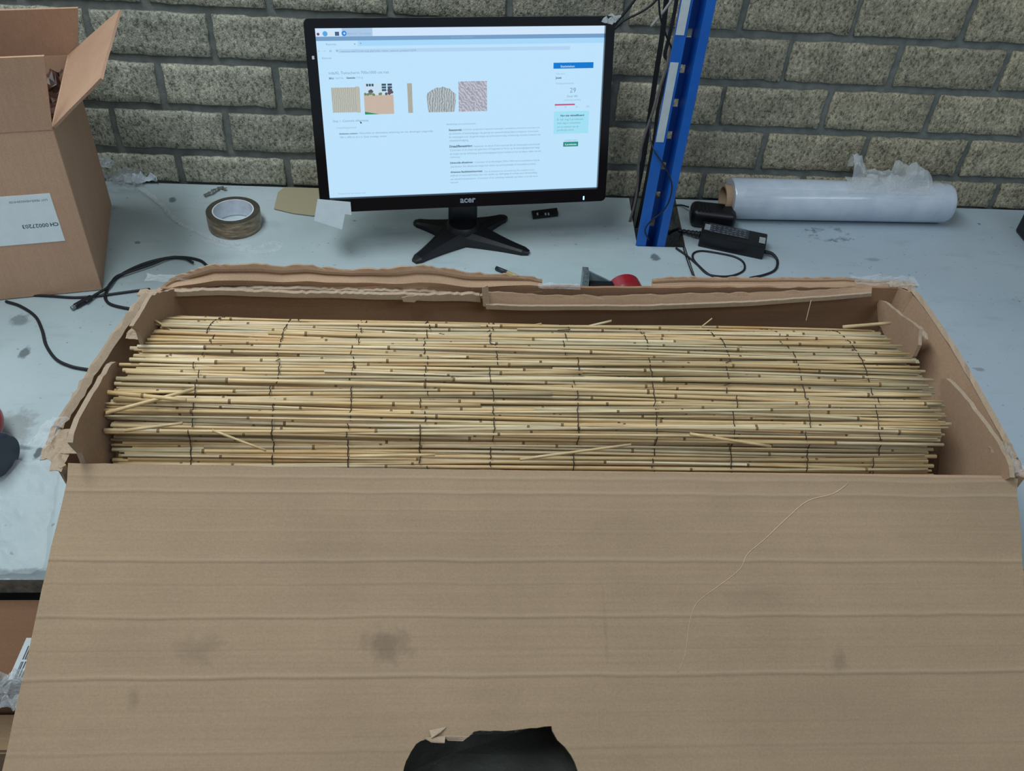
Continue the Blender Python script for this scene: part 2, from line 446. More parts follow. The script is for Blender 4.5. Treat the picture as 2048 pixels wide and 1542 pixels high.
slab('bezel', [MM @ p for p in rr(-hwM, -hhM, hwM, hhM, .009, -.002)], n_, .012, BLACKG, mon, [[MM @ (p+Vector((0, 0, -.002))) for p in hole]])
GREYR = plain('grey_bezel_rim', (70, 82, 100), .4)
for vv, hh in ((T1+.0002, .0045), (T0-.0008, .0032)):
    bm = bmesh.new(); addbox(bm, ((S0+S1)/2, vv, -.0035), (S1-S0, hh, .006), MM); bmo('inner_rim', bm, GREYR, mon)
bm = bmesh.new(); addbox(bm, (0, 0, -.018), (MWd-.006, MHt-.006, .018), MM, .006); addbox(bm, (0, -.01, -.034), (MWd*.62, MHt*.62, .022), MM, .008)
bmo('back_cover', bm, BLACK, mon)
ZS = -.0045
def q4(u0, v0, u1, v1, z): return [MM @ Vector(p) for p in ((u0, v0, z), (u1, v0, z), (u1, v1, z), (u0, v1, z))]
def quads(name, rects, z, mat, parent):
    vs = []; fs = []
    for r in rects:
        b = len(vs); vs += q4(*r, z) if not isinstance(r[0], (tuple, list)) else [MM @ Vector((p[0], p[1], z)) for p in r]
        fs.append(tuple(range(b, len(vs))))
    return pyd(name, vs, fs, mat, parent)
def uv(px, py):
    P = onp(px, py, mc+n_*ZS, n_)-mc; return (P.dot(r_), P.dot(u_))
E_bg = emis('screen_page', (188, 225, 250))
scr = quads('screen', [(S0-.001, T0-.001, S1+.001, T1+.001)], ZS, E_bg, mon)
def rc(a, b, c, d): p, q = uv(a, b), uv(c, d); return (min(p[0], q[0]), min(p[1], q[1]), max(p[0], q[0]), max(p[1], q[1]))
Z1s = ZS+.0002; Z2s = ZS+.0004
def V(py, px=900): return uv(px, py)[1]
vt = T1
tb0, tb1 = uv(630, 78)[1], T1        # task bar (white-blue) then title bar
quads('task_bar', [(S0, uv(632, 73.5)[1], S1, T1)], Z1s, emis('screen_task_bar', (205, 228, 250)), scr)
quads('window_title_bar', [(S0, uv(634, 82)[1], S1, uv(632, 73.5)[1])], Z1s, emis('screen_title_bar', (116, 156, 196)), scr)
tv0, tv1 = uv(636, 93)[1], uv(634, 82)[1]
quads('tab_strip', [(uv(716, 90)[0], tv0, S1, tv1)], Z1s, emis('screen_tab_strip', (165, 214, 248)), scr)
quads('address_bar', [(uv(676, 102)[0], uv(676, 106)[1], uv(1140, 92)[0], uv(676, 98.5)[1])], Z1s, emis('screen_address_bar', (176, 210, 240)), scr)
quads('task_button', [(uv(684, 66)[0], uv(684, 73)[1], uv(745, 66)[0], T1-.0005)], Z2s, emis('screen_task_button', (168, 198, 228)), scr)
# little icons of the task bar
def disc(cu, cv, ru, n=14): return [(cu+ru*math.cos(2*math.pi*k/n), cv+ru*math.sin(2*math.pi*k/n)) for k in range(n)]
iy = uv(650, 67.5)[1]
quads('icon', [disc(uv(636, 67)[0], iy-.0005, .0023)], Z2s, emis('icon_red', (110, 60, 90)), scr)
quads('icon', [disc(uv(650, 67)[0], iy, .0042)], Z2s, emis('icon_globe', (90, 165, 220)), scr)
quads('icon', [rc(658, 64, 665, 71)], Z2s, emis('icon_folder', (214, 226, 228)), scr)
quads('icon', [rc(669.5, 63.5, 678.5, 71.5)], Z2s, emis('icon_terminal', (70, 96, 128)), scr)
quads('icon', [disc(uv(688, 66)[0], iy+.0003, .0042)], Z2s+.0001, emis('icon_browser', (40, 130, 215)), scr)
quads('icon', [disc(uv(688.5, 66)[0], iy+.0003, .0017)], Z2s+.0003, emis('icon_browser_dot', (190, 220, 250)), scr)
T_DK = emis('text_dark', (62, 88, 108)); T_MD = emis('text_mid', (122, 155, 182)); T_LT = emis('text_light', (146, 180, 206)); T_WH = emis('text_white', (215, 238, 252))
texts = {}
def text(s, px, py, x2, key, bold=0., h=None, z=Z2s):
    texts.setdefault(key, []).append((s, px, py, x2, bold, h, z))
def build_text(items, name, mat, parent, frame=MM, coords=None):
    bm = bmesh.new()
    for s, px, py, x2, bold, h, z in items:
        cu = bpy.data.curves.new('t', 'FONT'); cu.body = s; cu.size = 1; cu.offset = bold; cu.resolution_u = 2
        ob = bpy.data.objects.new('t', cu); me = ob.to_mesh()
        if not len(me.vertices): ob.to_mesh_clear(); bpy.data.objects.remove(ob); continue
        xs = [v.co.x for v in me.vertices]; w = max(xs)-min(xs)
        (ua, va) = coords(px, py) if coords else uv(px, py); (ub, vb) = coords(x2, py) if coords else uv(x2, py)
        k = abs(ub-ua)/w; hy = h if h else k
        if not h: hy = k
        off = len(bm.verts); nv = []
        for v in me.vertices: nv.append(bm.verts.new(frame @ Vector((ua+(v.co.x-min(xs))*k, va+v.co.y*hy, z))))
        for f in me.polygons:
            try: bm.faces.new([nv[i] for i in f.vertices])
            except ValueError: pass
        ob.to_mesh_clear(); bpy.data.objects.remove(ob); bpy.data.curves.remove(cu)
    me = bpy.data.meshes.new(name); bm.to_mesh(me); bm.free()
    return tag(link(name, me, mat, parent), kind='stuff')
text('Retourtje - Chromium', 695, 69, 742, 'mid'); text('Retourtje', 652, 90.5, 672, 'mid'); text('Retourtje', 644, 118, 663, 'mid')
text('x', 708, 89.5, 711, 'dark'); text('+', 720, 89, 723, 'dark'); text('Retourtje - Chromium', 902, 75.5, 946, 'light')
text('retourtje-web/1/order-step.php?order_retour_external_product=12574', 681, 104.5, 832, 'mid')
text('\u2190', 636, 104, 640, 'mid'); text('\u2192', 647, 104, 651, 'light'); text('O', 659, 104, 663, 'dark'); text('o', 672, 103.5, 676, 'dark')
text('vidaXL Tuinscherm 700x1000 cm riet', 657, 149, 778, 'mid', 0)
text('SKU:', 658, 158.5, 668, 'dark', .03); text('360746', 671, 158.3, 687, 'light'); text('Gewicht:', 693, 157.5, 711, 'dark', .03); text('9.8 kg', 713, 157, 726, 'light')
text('Stap 1. Controle informatie', 666, 244.5, 737, 'mid'); text('Verpakkingsinhoud', 673, 257.5, 712, 'light')
text('Riet/bamboe omheining:', 679, 269, 716, 'dark', .03); text('Natuurlijke en decoratieve omheining van riet, afmetingen (uitgerold):', 719, 268, 866, 'mid')
text('700 x 1000 cm (h x l). Geen montage vereist.', 680, 276.5, 774, 'mid')
text('Handleiding voor retourcontrole:', 893, 250, 952, 'mid')
text('Rietstengels:', 898, 262, 924, 'dark', .03); text('Controleer op gebroken of gespleten rietstengels, vochtplekken, schimmel en losse delen. Let', 926, 260.5, 1079, 'mid')
text('op scheuren of beschadigingen die gevolg van samendrukking tijdens transport. Controleer', 898, 269, 1077, 'mid')
text('de rietstengels over de gehele lengte op schimmelvorming, verkleuring of andere tekenen van', 898, 276, 1081, 'mid'); text('waterbeschadiging.', 899, 283, 937, 'mid')
text('Draad/Bevestiging:', 899, 295, 945, 'dark', .03); text('Inspecteer de draad of het materiaal dat de rietstengels samenhoudt.', 948, 294, 1080, 'mid')
text('Controleer of de draad niet gebroken of losgeraakt is. Focus op de bevestigingspunten langs', 900, 302, 1079, 'mid')
text('de lengte van de omheining, losse bevestigingen kunnen leiden tot het uit elkaar vallen van de', 900, 309.5, 1081, 'mid'); text('omheining.', 900, 316, 920, 'mid')
text('Uitgerolde afmetingen:', 900, 327.5, 946, 'dark', .03); text('Controleer of de afmetingen (700 x 1000 cm) overeenkomen met de', 949, 326, 1079, 'mid')
text('specificaties. Een afwijkende lengte kan wijzen op een beschadigd of incompleet product.', 901, 335, 1072, 'mid')
text('Algemene flexibiliteit/integriteit:', 901, 346, 965, 'dark', .03); text('Test de flexibiliteit van de omheining. Een soepele rol met', 968, 344.5, 1068, 'mid')
text('stijfheid of materiaal breken kan niet duiden op uitdroging of schade door blootstelling', 901, 353, 1074, 'mid')
text('aan extreme temperaturen. Controleer of de omheining makkelijk oprolbaar is en zijn vorm', 901, 360, 1075, 'mid'); text('behoudt.', 901, 366.5, 917, 'mid')
text('Statistieken', 1121, 135, 1149, 'white', 0, None, Z2s+.0002); text('Gebruiker', 1112, 149, 1130, 'light'); text('Joost', 1111, 157.5, 1123, 'dark', .03)
text('Vandaag verwerkt', 1111, 168.5, 1147, 'light'); text('29', 1139.5, 185, 1151.5, 'mid'); text('Doel: 40?', 1134, 194.5, 1155, 'mid'); text('producten vandaag', 1128, 201.5, 1161, 'light')
text('0', 1110, 216, 1112, 'light'); text('25', 1129, 215.5, 1133, 'light'); text('50', 1151, 215, 1155, 'light'); text('100', 1172, 214.5, 1178, 'light')
text('Nog niet gekwalificeerd', 1121, 233, 1168, 'dark', .03); text('Er zijn nog 3 producten', 1114, 241, 1166, 'mid'); text('deze dag te verwerken', 1114, 248, 1161, 'mid')
text('om te voldoen aan de', 1114, 255.5, 1157, 'mid'); text('productie norm.', 1114, 262, 1148, 'mid'); text('Laatste items', 1129, 282, 1155, 'light')
text('3 producten', 1129.5, 290.5, 1153, 'white', .02, None, Z2s+.0002)
text('Powered by the retour tool', 677, 389, 731, 'light')
build_text(texts['dark'], 'dark_text', T_DK, scr); build_text(texts['mid'], 'body_text', T_MD, scr)
build_text(texts['light'], 'faint_text', T_LT, scr); build_text(texts['white'], 'white_text', T_WH, scr)
quads('statistics_banner', [rc(1107, 125.5, 1186.5, 136)], Z2s, emis('banner_blue', (0, 118, 205)), scr)
quads('red_progress_line', [rc(1109.5, 208.2, 1149.5, 210.2)], Z2s, emis('progress_red', (196, 78, 118)), scr)
quads('information_panel', [rc(1108, 223, 1176, 266)], Z1s, emis('panel_cyan', (160, 222, 244)), scr)
quads('green_button', [rc(1126.5, 284, 1156, 292.3)], Z2s, emis('button_green', (30, 140, 125)), scr)
# mouse pointer
a = uv(720, 242); quads('mouse_pointer', [[(a[0], a[1]), (a[0]+.0035, a[1]-.0035), (a[0]+.0005, a[1]-.0045)]], Z2s+.0002, emis('pointer', (20, 30, 45)), scr)
# thumbnails
def stripes(name, c1, c2, sc, rot=0, dist=2.):
    m = M(name); mp = m.node('Mapping'); mp.inputs['Rotation'].default_value = (0, R(rot), 0)
    m.l.new(m.tc.outputs['Object'], mp.inputs[0])
    w = m.node('TexWave', bands_direction='X'); w.inputs['Scale'].default_value = sc; w.inputs['Distortion'].default_value = dist; w.inputs['Detail'].default_value = 3; w.inputs['Detail Scale'].default_value = 2
    m.l.new(mp.outputs[0], w.inputs[0]); c = m.ramp(w.outputs['Fac'], [(.1, srgb(c1)), (.9, srgb(c2))])
    m.color((.01, .01, .01, 1)); m.l.new(c, m.b.inputs['Emission Color']); m.b.inputs['Emission Strength'].default_value = 1
    return m.m
th1 = quads('product_thumbnail', [rc(662, 175.5, 722, 224)], Z2s, stripes('thumb_reed_fence', (160, 165, 158), (190, 190, 178), 95, 0, 3), scr)
quads('product_thumbnail', [rc(710.5, 173, 721, 225)], Z2s+.0001, stripes('thumb_reed_roll', (166, 168, 158), (196, 194, 182), 160, 0, 2), scr)
quads('product_thumbnail', [rc(814, 166.5, 826, 225.5)], Z2s, stripes('thumb_thin_roll', (150, 155, 148), (182, 180, 166), 130, 0, 3), scr)
pts = [uv(*p) for p in ((857, 224.5), (853, 193), (855, 186), (862, 181), (867, 178), (873, 175), (880, 175.5), (886, 173), (893, 176), (899, 177), (905, 183), (912, 188), (911.5, 205), (909, 223.5))]
quads('product_thumbnail', [pts[::-1]], Z2s, stripes('thumb_reed_bundle', (134, 146, 152), (184, 192, 194), 75, 0, 6), scr)
quads('product_thumbnail', [rc(916.5, 163, 974, 222)], Z2s, stripes('thumb_reed_closeup', (150, 154, 170), (190, 190, 202), 60, 45, 9), scr)
gph = rc(726, 166.5, 788.5, 227.5); u0, v0, u1, v1 = gph; uw, vh = u1-u0, v1-v0
gp = quads('garden_thumbnail', [gph], Z2s, emis('thumb_house', (196, 222, 240)), scr)
quads('fence_picture', [(u0, v0, u1, v0+vh*.62)], Z2s+.0002, stripes('thumb_fence', (190, 172, 158), (200, 183, 168), 160, 0, 3), gp)
quads('lawn_picture', [[(u0, v0), (u0+uw*.5, v0), (u0, v0+vh*.09)]], Z2s+.0004, emis('thumb_lawn', (40, 140, 90)), gp)
quads('window_picture', [(u0+uw*(.62+.2*i), v0+vh*(.74+.085*j), u0+uw*(.62+.2*i+.15), v0+vh*(.74+.085*j+.065)) for i in (0, 1) for j in (0, 1, 2)]+[(u0+uw*(.1+.09*i), v0+vh*.9, u0+uw*(.1+.09*i+.07), v0+vh*.98) for i in (0, 1, 2)], Z2s+.0003, emis('thumb_window', (50, 84, 104)), gp)['kind'] = 'stuff'
bl = []
for k in range(13): bl.append(disc(u0+uw*random.choice((random.uniform(.05, .3), random.uniform(.76, .96))), v0+vh*random.uniform(.64, .8), uw*.05, 7))
quads('bush_picture', bl, Z2s+.0005, emis('thumb_bush', (92, 84, 96)), gp)['kind'] = 'stuff'
quads('hedge_picture', [disc(u0+uw*random.uniform(.05, .65), v0+vh*random.uniform(.63, .67), uw*.045, 7) for k in range(9)], Z2s+.0006, emis('thumb_hedge', (110, 132, 96)), gp)['kind'] = 'stuff'
# bezel lettering, power light
GREYT = plain('grey_lettering', (150, 158, 172), .4)
build_text([('acer', 919, 403, 950, .03, None, .0045)], 'lettering', GREYT, mon)
a = uv(1165, 393); pyd('power_light', q4(a[0]-.0013, a[1]-.004, a[0]+.0013, a[1]+.003, .0044), [(0, 1, 2, 3)], emis('led', (170, 215, 255), 2.5), mon)
a = uv(626.5, 114); box('corner_mark', (a[0], a[1], .0042), (.004, .0055, .0006), STK, mon, MM)
# stand: neck and four splayed arms
hub = at(925, 474, 0); hub.z = 0
neck_top = mc+u_*(-.075)-n_*.035
bm = bmesh.new(); nb = hub+Vector((0, .018, .006)); dirn = (neck_top-nb); L = dirn.length
zq = dirn.normalized(); xq = r_.copy(); yq = zq.cross(xq).normalized(); xq = yq.cross(zq)
NMx = Matrix(((xq.x, yq.x, zq.x, nb.x), (xq.y, yq.y, zq.y, nb.y), (xq.z, yq.z, zq.z, nb.z), (0, 0, 0, 1)))
addbox(bm, (0, 0, L/2), (.056, .022, L+.02), NMx, .006); bmo('neck', bm, BLACK, mon)
tips = [at(828, 519, .008), at(1058, 502, .008), at(829, 441, .008), at(1012, 431, .008)]
arms = []
for i, tp in enumerate(tips):
    d = tp-hub; d.z = 0; ln = d.length; d.normalize(); s = Vector((-d.y, d.x, 0)); g = []
    vs = []; fs = []; n = 12
    for k in range(n+1):
        t = k/n; wd_ = .027*(1-t)**1.5+.0105; z = .022*(1-t)**1.3+.010
        if k == n: wd_ *= .55; z *= .8
        c = hub+d*(ln*t)
        for (sx, zz) in ((-1, .0005), (-1, z*.75), (-.6, z), (.6, z), (1, z*.75), (1, .0005)): vs.append(c+s*wd_*sx+Vector((0, 0, zz)))
    for k in range(n):
        for j in range(6): a = k*6+j; b = k*6+(j+1) % 6; fs.append((a, b, b+6, a+6))
    fs.append(tuple(range(6))); fs.append(tuple(range(n*6, n*6+6))[::-1])
    pyd('base_arm', vs, fs, BLACK, mon, False)
lathe('base_hub', [(.0, .0005), (.036, .0005), (.036, .022), (.028, .034), (.0, .036)], BLACK, mon, hub, seg=32)

# crumpled protective film on the monitor's corner
crumple('clear_film_scrap', MM @ Vector((.262, .158, .006)), .022, .045, .008, FILM2, None, 5, 12, rot=-.5, freq=90)
tag(bpy.data.objects['clear_film_scrap'], 'tiny scrap of clear film peeling off the top right monitor corner', 'film')

# folded paper tag hanging from the monitor's lower left corner
pt = [onp(px, py, mc+n_*.012, n_) for px, py in ((635, 398), (701, 404), (703, 430), (690, 428), (684, 459), (628, 441))]
pn = slab('paper_note', pt, n_, .0006, WHITE); tag(pn, 'folded white paper note stuck on the lower left corner of the monitor', 'paper')
pt = [at(548, 418, .0016), at(556, 385, .0016), at(572, 366, .0016), ony(590, 362, -.008), ony(612, 368, -.008), at(660, 378, .0016), at(655, 430, .0016), at(625, 432, .0016), at(585, 427, .0016)]
m = M('brown_film'); m.color(srgb((160, 153, 126))); m.rough(.5)
pt2 = [Vector((p.x, min(p.y, -.01), .0022)) for p in pt]
o = slab('tan_wrapping_paper', pt2, (0, 0, 1), .001, m.m); tag(o, 'thin tan sheet of wrapping paper lying by the wall behind the monitor', 'paper')

# ================================================================== ROLL OF PACKING TAPE
c = at(466, 421, .034); c.z = .0008
tp = empty('tape_roll', c, 'roll of clear brown packing tape lying flat left of the monitor', 'tape')
m = M('brown_tape'); w = m.noise(m.co((1, 1, 5)), 34, 4)
m.color(m.ramp(w, [(.35, srgb((92, 80, 62))), (.55, srgb((140, 122, 98))), (.72, srgb((176, 162, 140)))])); m.rough(.3)
m2 = plain('dark_tape_side', (70, 68, 58), .4, var=.15, scale=80)
o = lathe('tape_winding', [(.0395, 0), (.0510, 0), (.0515, .017), (.051, .034), (.0395, .034)], [m.m, m2], tp, c, seg=64)
for p in o.data.polygons:
    if abs(p.normal.z) > .8: p.material_index = 1
lathe('core', [(.0372, .0004), (.0393, .0004), (.0393, .0346), (.0372, .0346)], plain('white_core', (214, 220, 230), .6), tp, c, seg=64)

# ================================================================== CRUMPLED CLEAR TAPE with trailing strand
cr = empty('crumpled_clear_tape', at(262, 355, 0), 'wad of crumpled clear tape by the wall with a strand trailing to the tape roll', 'film')
o = crumple('crumpled_tissue', at(290, 360, .001), .062, .035, .040, WHITE, None, 1, 22, freq=26, th=.0006); tag(o, 'crumpled white tissue against the foot of the wall', 'tissue')
crumple('film_wad', at(262, 362, .001), .06, .045, .03, FILM2, cr, 8, 20, freq=40)
crumple('film_wad', at(250, 372, .001), .085, .06, .03, FILM, cr, 2, 22, freq=45)
crumple('film_wad', at(212, 330, .04), .03, .04, .02, FILM2, cr, 3, 14, freq=60)
def ribbon(name, pts, w, mat, parent=None, seed=0, amp=.004, twist=1.):
    P = cat(pts, 8); g0 = []; g1 = []; g2 = []
    for i, p in enumerate(P):
        t = (P[min(i+1, len(P)-1)]-P[max(i-1, 0)]).normalized(); s = t.cross(Vector((0, 0, 1))).normalized()
        k = noise.noise(Vector((i*.45, seed, 0)))*amp
        ww = w*(.55+.45*abs(noise.noise(Vector((i*.3, seed, 5)))))
        q = p+s*noise.noise(Vector((i*.5, seed, 9)))*w*.3
        g0.append(q-s*ww/2+Vector((0, 0, .001+abs(k)))); g1.append(q+Vector((0, 0, .001+abs(k)*2*twist))); g2.append(q+s*ww/2+Vector((0, 0, .001+abs(noise.noise(Vector((i*.6, seed, 2))))*amp)))
    n = len(P); vs = g0+g1+g2; fs = [(a*n+i, a*n+i+1, (a+1)*n+i+1, (a+1)*n+i) for a in (0, 1) for i in range(n-1)]
    return pyd(name, vs, fs, mat, parent)
ribbon('strand', [at(280, 375, .012), at(320, 408, .004), at(350, 440, .002), at(372, 455, 0), at(405, 470, 0), at(440, 484, 0), at(480, 490, 0)], .014, FILM2, cr, 4)
ribbon('strand', [at(410, 482, 0), at(450, 492, 0), at(490, 495, 0), at(520, 496, 0), at(540, 488, 0), at(562, 490, 0), at(548, 502, 0), at(515, 506, 0), at(480, 500, 0)], .016, FILM, cr, 7)

# ================================================================== BIG REED BOX
H = .22
BLc, BRc, FLc, FRc = at(322, 576, H), at(1797, 574, H), Vector((.410, -.998, H)), Vector((1.512, -1.001, H))
bx = empty('reed_box', (.96, -.82, 0), 'large open cardboard box with torn flaps holding the reed roll', 'box')
TH = .0045
def down(pts, ins=0.): return [Vector((p.x, p.y, .002)) for p in pts]
# side walls: rim lines read off the photograph at rim height, bases nearly straight
Lr = [BLc, at(250, 640, H), at(195, 722, H), at(145, 800, H), at(108, 852, H), at(94, 890, H), at(112, 922, H), FLc+Vector((-.004, 0, 0))]
Lb = [Vector((.432, -.655, .002)), Vector((.420, -.74, .002)), Vector((.414, -.82, .002)), Vector((.41, -.9, .002)), Vector((.408, -.95, .002)), Vector((.407, -.97, .002)), Vector((.407, -.99, .002)), Vector((.41, -.998, .002))]
Rr = [BRc, at(1832, 588, H), at(1905, 692, H), at(1965, 795, H), at(2012, 880, H), at(2034, 925, H), FRc+Vector((.006, 0, 0))]
Rb = [Vector((1.505, -.62, .002)), Vector((1.507, -.66, .002)), Vector((1.509, -.75, .002)), Vector((1.511, -.84, .002)), Vector((1.512, -.92, .002)), Vector((1.512, -.97, .002)), Vector((1.512, -1.0, .002))]
def wallsheet(name, top_, bot_, n, mat, wob=.002, seed=0, jag=.004, th=TH, m_=7, p=2.2):
    a, b = resample(top_, n), resample(bot_, n); g = []
    for i in range(m_):
        t = i/(m_-1); row = []
        for j in range(n):
            f = 1-(1-t)**p
            q = Vector((a[j].x+(b[j].x-a[j].x)*f, a[j].y+(b[j].y-a[j].y)*f, a[j].z+(b[j].z-a[j].z)*t))
            q += noise.noise_vector(q*11+Vector((seed, 0, 0)))*wob*(1-t)
            if i == 0: q.z += noise.noise(q*150+Vector((seed, 0, 0)))*jag
            row.append(q)
        g.append(row)
    return sheet(name, g, th, mat, bx)
wallsheet('side_panel', Lr, Lb, 60, CB, seed=1, th=.007)
wallsheet('side_panel', Rr, Rb, 60, CB, seed=2, jag=.002, th=.006)
back_in = Vector((0, 0, 0))
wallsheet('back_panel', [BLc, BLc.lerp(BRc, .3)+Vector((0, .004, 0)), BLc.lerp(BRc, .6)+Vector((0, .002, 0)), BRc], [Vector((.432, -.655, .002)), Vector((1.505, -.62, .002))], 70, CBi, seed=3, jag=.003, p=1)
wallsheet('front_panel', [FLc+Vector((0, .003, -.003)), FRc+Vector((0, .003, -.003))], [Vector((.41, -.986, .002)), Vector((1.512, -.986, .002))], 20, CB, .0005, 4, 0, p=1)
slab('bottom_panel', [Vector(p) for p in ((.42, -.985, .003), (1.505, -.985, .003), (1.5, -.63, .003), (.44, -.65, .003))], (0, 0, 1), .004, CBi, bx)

# front flap folded out and down over the table edge, with an oval hand hole
fd = Vector((0, -.935, -.3546)).normalized(); fx = (FRc-FLc).normalized(); fn = fx.cross(fd).normalized()
if fn.z < 0: fn = -fn
def fl(px, py): return onp(px, py, FLc, fn)
FLEN = .43
A, B = FLc.copy(), FRc.copy()
hinge_l, hinge_r = fl(136, 926), fl(2036, 957)
le = [hinge_l, fl(134, 962), fl(112, 1055), fl(83, 1180), fl(60, 1290), fl(35, 1400), fl(4, 1542)]
le.append(le[-1]+(le[-1]-le[-2]).normalized()*.11)
re_ = [hinge_r, fl(2034, 985), fl(2043, 1080), fl(2055, 1300)]
re_.append(Vector((re_[-1].x+.01, 0, 0))+Vector((0, le[-1].y, le[-1].z)))
hole = [(806, 1545), (808, 1535), (812, 1522), (815, 1517), (822, 1503), (832, 1488), (841, 1482), (856, 1477), (862, 1482), (882, 1482), (888, 1475), (905, 1477), (925, 1478), (937, 1474), (948, 1463), (960, 1461), (979, 1462), (990, 1461), (1010, 1462), (1030, 1460), (1060, 1456), (1103, 1452), (1105, 1462), (1115, 1480), (1130, 1494), (1142, 1510), (1150, 1525), (1157, 1545), (1150, 1570), (1130, 1590), (1090, 1600), (980, 1605), (880, 1598), (830, 1580)]
hp = [fl(*p) for p in hole]
outl = le+re_[::-1]
outl = ragged(outl, .02, .0012, fn, 3)
hp = ragged(hp, .006, .0016, fn, 8)
m = cardboard('cardboard_front_flap', (153, 131, 106), 'x', .10)
g = m.node('NewGeometry'); sp = m.node('VectorMath', operation='DOT_PRODUCT'); sub = m.node('VectorMath', operation='SUBTRACT')
m.l.new(g.outputs['Position'], sub.inputs[0]); sub.inputs[1].default_value = FLc; m.l.new(sub.outputs[0], sp.inputs[0]); sp.inputs[1].default_value = fd
sx = m.node('VectorMath', operation='DOT_PRODUCT'); m.l.new(sub.outputs[0], sx.inputs[0]); sx.inputs[1].default_value = fx
S = sp.outputs['Value']; X = sx.outputs['Value']
wob = m.math('MULTIPLY', m.math('SUBTRACT', m.noise(m.co((6, 6, 6), True), 1.5, 2), .5), .006)
Sw = m.math('ADD', S, wob); hsum = None
for pos, wd_, amp in ((.012, .003, .9), (.030, .0028, 1.3), (.074, .002, .3), (.108, .0022, .8), (.168, .0022, .8), (.229, .0022, .8), (.132, .0015, .25), (.049, .0015, .25), (.2, .0015, .2), (.298, .0025, .5)):
    d = m.math('DIVIDE', m.math('SUBTRACT', Sw, pos), wd_); e = m.math('MULTIPLY', m.math('DIVIDE', 1, m.math('ADD', 1, m.math('MULTIPLY', d, d))), -amp)
    hsum = e if hsum is None else m.math('ADD', hsum, e)
nb = [n for n in m.n if n.type == 'BUMP'][0]
st_src = nb.inputs['Height'].links[0].from_socket
m.l.new(m.math('ADD', hsum, m.math('MULTIPLY', st_src, .35)), nb.inputs['Height']); nb.inputs['Strength'].default_value = .8; nb.inputs['Distance'].default_value = .0016
# scuffs: grey smudges
cur = m.b.inputs['Base Color'].links[0].from_socket
for px, py, rx, ry, k in ((775, 1290, .035, .022, .5), (400, 1300, .03, .02, .3), (1680, 1320, .012, .016, .35), (1210, 1250, .003, .05, .2), (270, 1390, .008, .015, .3), (1500, 1190, .05, .012, .15)):
    P = fl(px, py)-FLc; cx_, cs_ = P.dot(fx), P.dot(fd)
    dx = m.math('DIVIDE', m.math('SUBTRACT', X, cx_), rx); dy = m.math('DIVIDE', m.math('SUBTRACT', S, cs_), ry)
    d = m.math('ADD', m.math('SQRT', m.math('ADD', m.math('MULTIPLY', dx, dx), m.math('MULTIPLY', dy, dy))), m.math('MULTIPLY', m.math('SUBTRACT', m.noise(m.co((1, 1, 1), True), 70, 4), .5), 2))
    cur = m.mix(m.math('MULTIPLY', m.ramp(d, [(.2, (1, 1, 1, 1)), (1, (0, 0, 0, 1))]), k), cur, srgb((100, 84, 74)))
for pos, wd_, k in ((.012, .0022, .30), (.030, .0022, .36), (.107, .0018, .26), (.167, .0018, .24), (.228, .0018, .28), (.132, .0012, .08), (.05, .0012, .1), (.075, .0014, .1), (.298, .002, .12)):  # crease shading painted into the colour: dark line with a pale hinge-side edge
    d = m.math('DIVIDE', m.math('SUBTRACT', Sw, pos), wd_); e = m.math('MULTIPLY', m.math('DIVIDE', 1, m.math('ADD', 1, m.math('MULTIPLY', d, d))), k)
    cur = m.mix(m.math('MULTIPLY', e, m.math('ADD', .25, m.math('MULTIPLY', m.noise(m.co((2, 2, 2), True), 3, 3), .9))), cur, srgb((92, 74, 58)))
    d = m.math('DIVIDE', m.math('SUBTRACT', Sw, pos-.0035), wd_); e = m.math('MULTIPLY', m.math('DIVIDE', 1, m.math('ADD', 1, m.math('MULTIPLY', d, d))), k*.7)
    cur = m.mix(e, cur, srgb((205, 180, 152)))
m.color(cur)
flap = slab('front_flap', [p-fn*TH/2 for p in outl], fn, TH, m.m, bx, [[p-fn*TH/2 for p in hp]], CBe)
# raised wrinkle of tape and paper across the flap
wr = [fl(*p)+fn*.0002 for p in ((1695, 968), (1665, 988), (1615, 1002), (1572, 1038), (1530, 1078), (1495, 1108), (1480, 1138), (1440, 1170), (1405, 1195), (1388, 1215), (1378, 1250), (1370, 1310), (1355, 1345))]
tube('wrinkle', wr, lambda t: .0007*(1-.7*t), cardboard('cardboard_wrinkle', (196, 170, 142), 'x', 0).m, flap, 6, 4)
# torn curls of paper at the hole
def curl(pts, up, mat=CBe):
    P = [fl(*p) for p in pts]; n = len(P); g = ruled([P[0], P[1]], [P[3]+fn*up, P[2]+fn*up*.6], 8, 5, .0015, up*99)
    sheet('torn_scrap', g, .0012, mat, flap)
curl(((848, 1477), (890, 1473), (888, 1487), (862, 1485)), .008); curl(((858, 1462), (893, 1455), (880, 1466), (862, 1478)), .004)
curl(((888, 1472), (935, 1474), (925, 1482), (895, 1480)), -.004)

# back flap torn to an uneven strip standing up from the rim and leaning away
yB = -.618
up1 = [(322, 577), (345, 553), (372, 545), (420, 527), (520, 529), (560, 533), (610, 530), (650, 536), (700, 541), (760, 537), (830, 531), (880, 536), (930, 544), (1000, 549), (1060, 554), (1084, 561)]
lo1 = [(322, 592), (380, 586), (500, 587), (700, 591), (830, 593), (960, 597), (1084, 584)]
def yb(px): t = (px-322)/1475; return BLc.y+(BRc.y-BLc.y)*t
T_ = [ony(x, y, yb(x)+.012) for x, y in up1]; Bt = [ony(x, y, yb(x)+.001) for x, y in lo1]
BF1 = (T_, Bt)
up2 = [(1084, 575), (1150, 578), (1240, 580), (1306, 577)]; lo2 = [(1084, 588), (1200, 592), (1306, 587)]
sheet('back_flap', ruled([ony(x, y, yb(x)+.008) for x, y in up2], [ony(x, y, yb(x)+.001) for x, y in lo2], 30, 4, .002, 6, .002), TH, CB, bx)
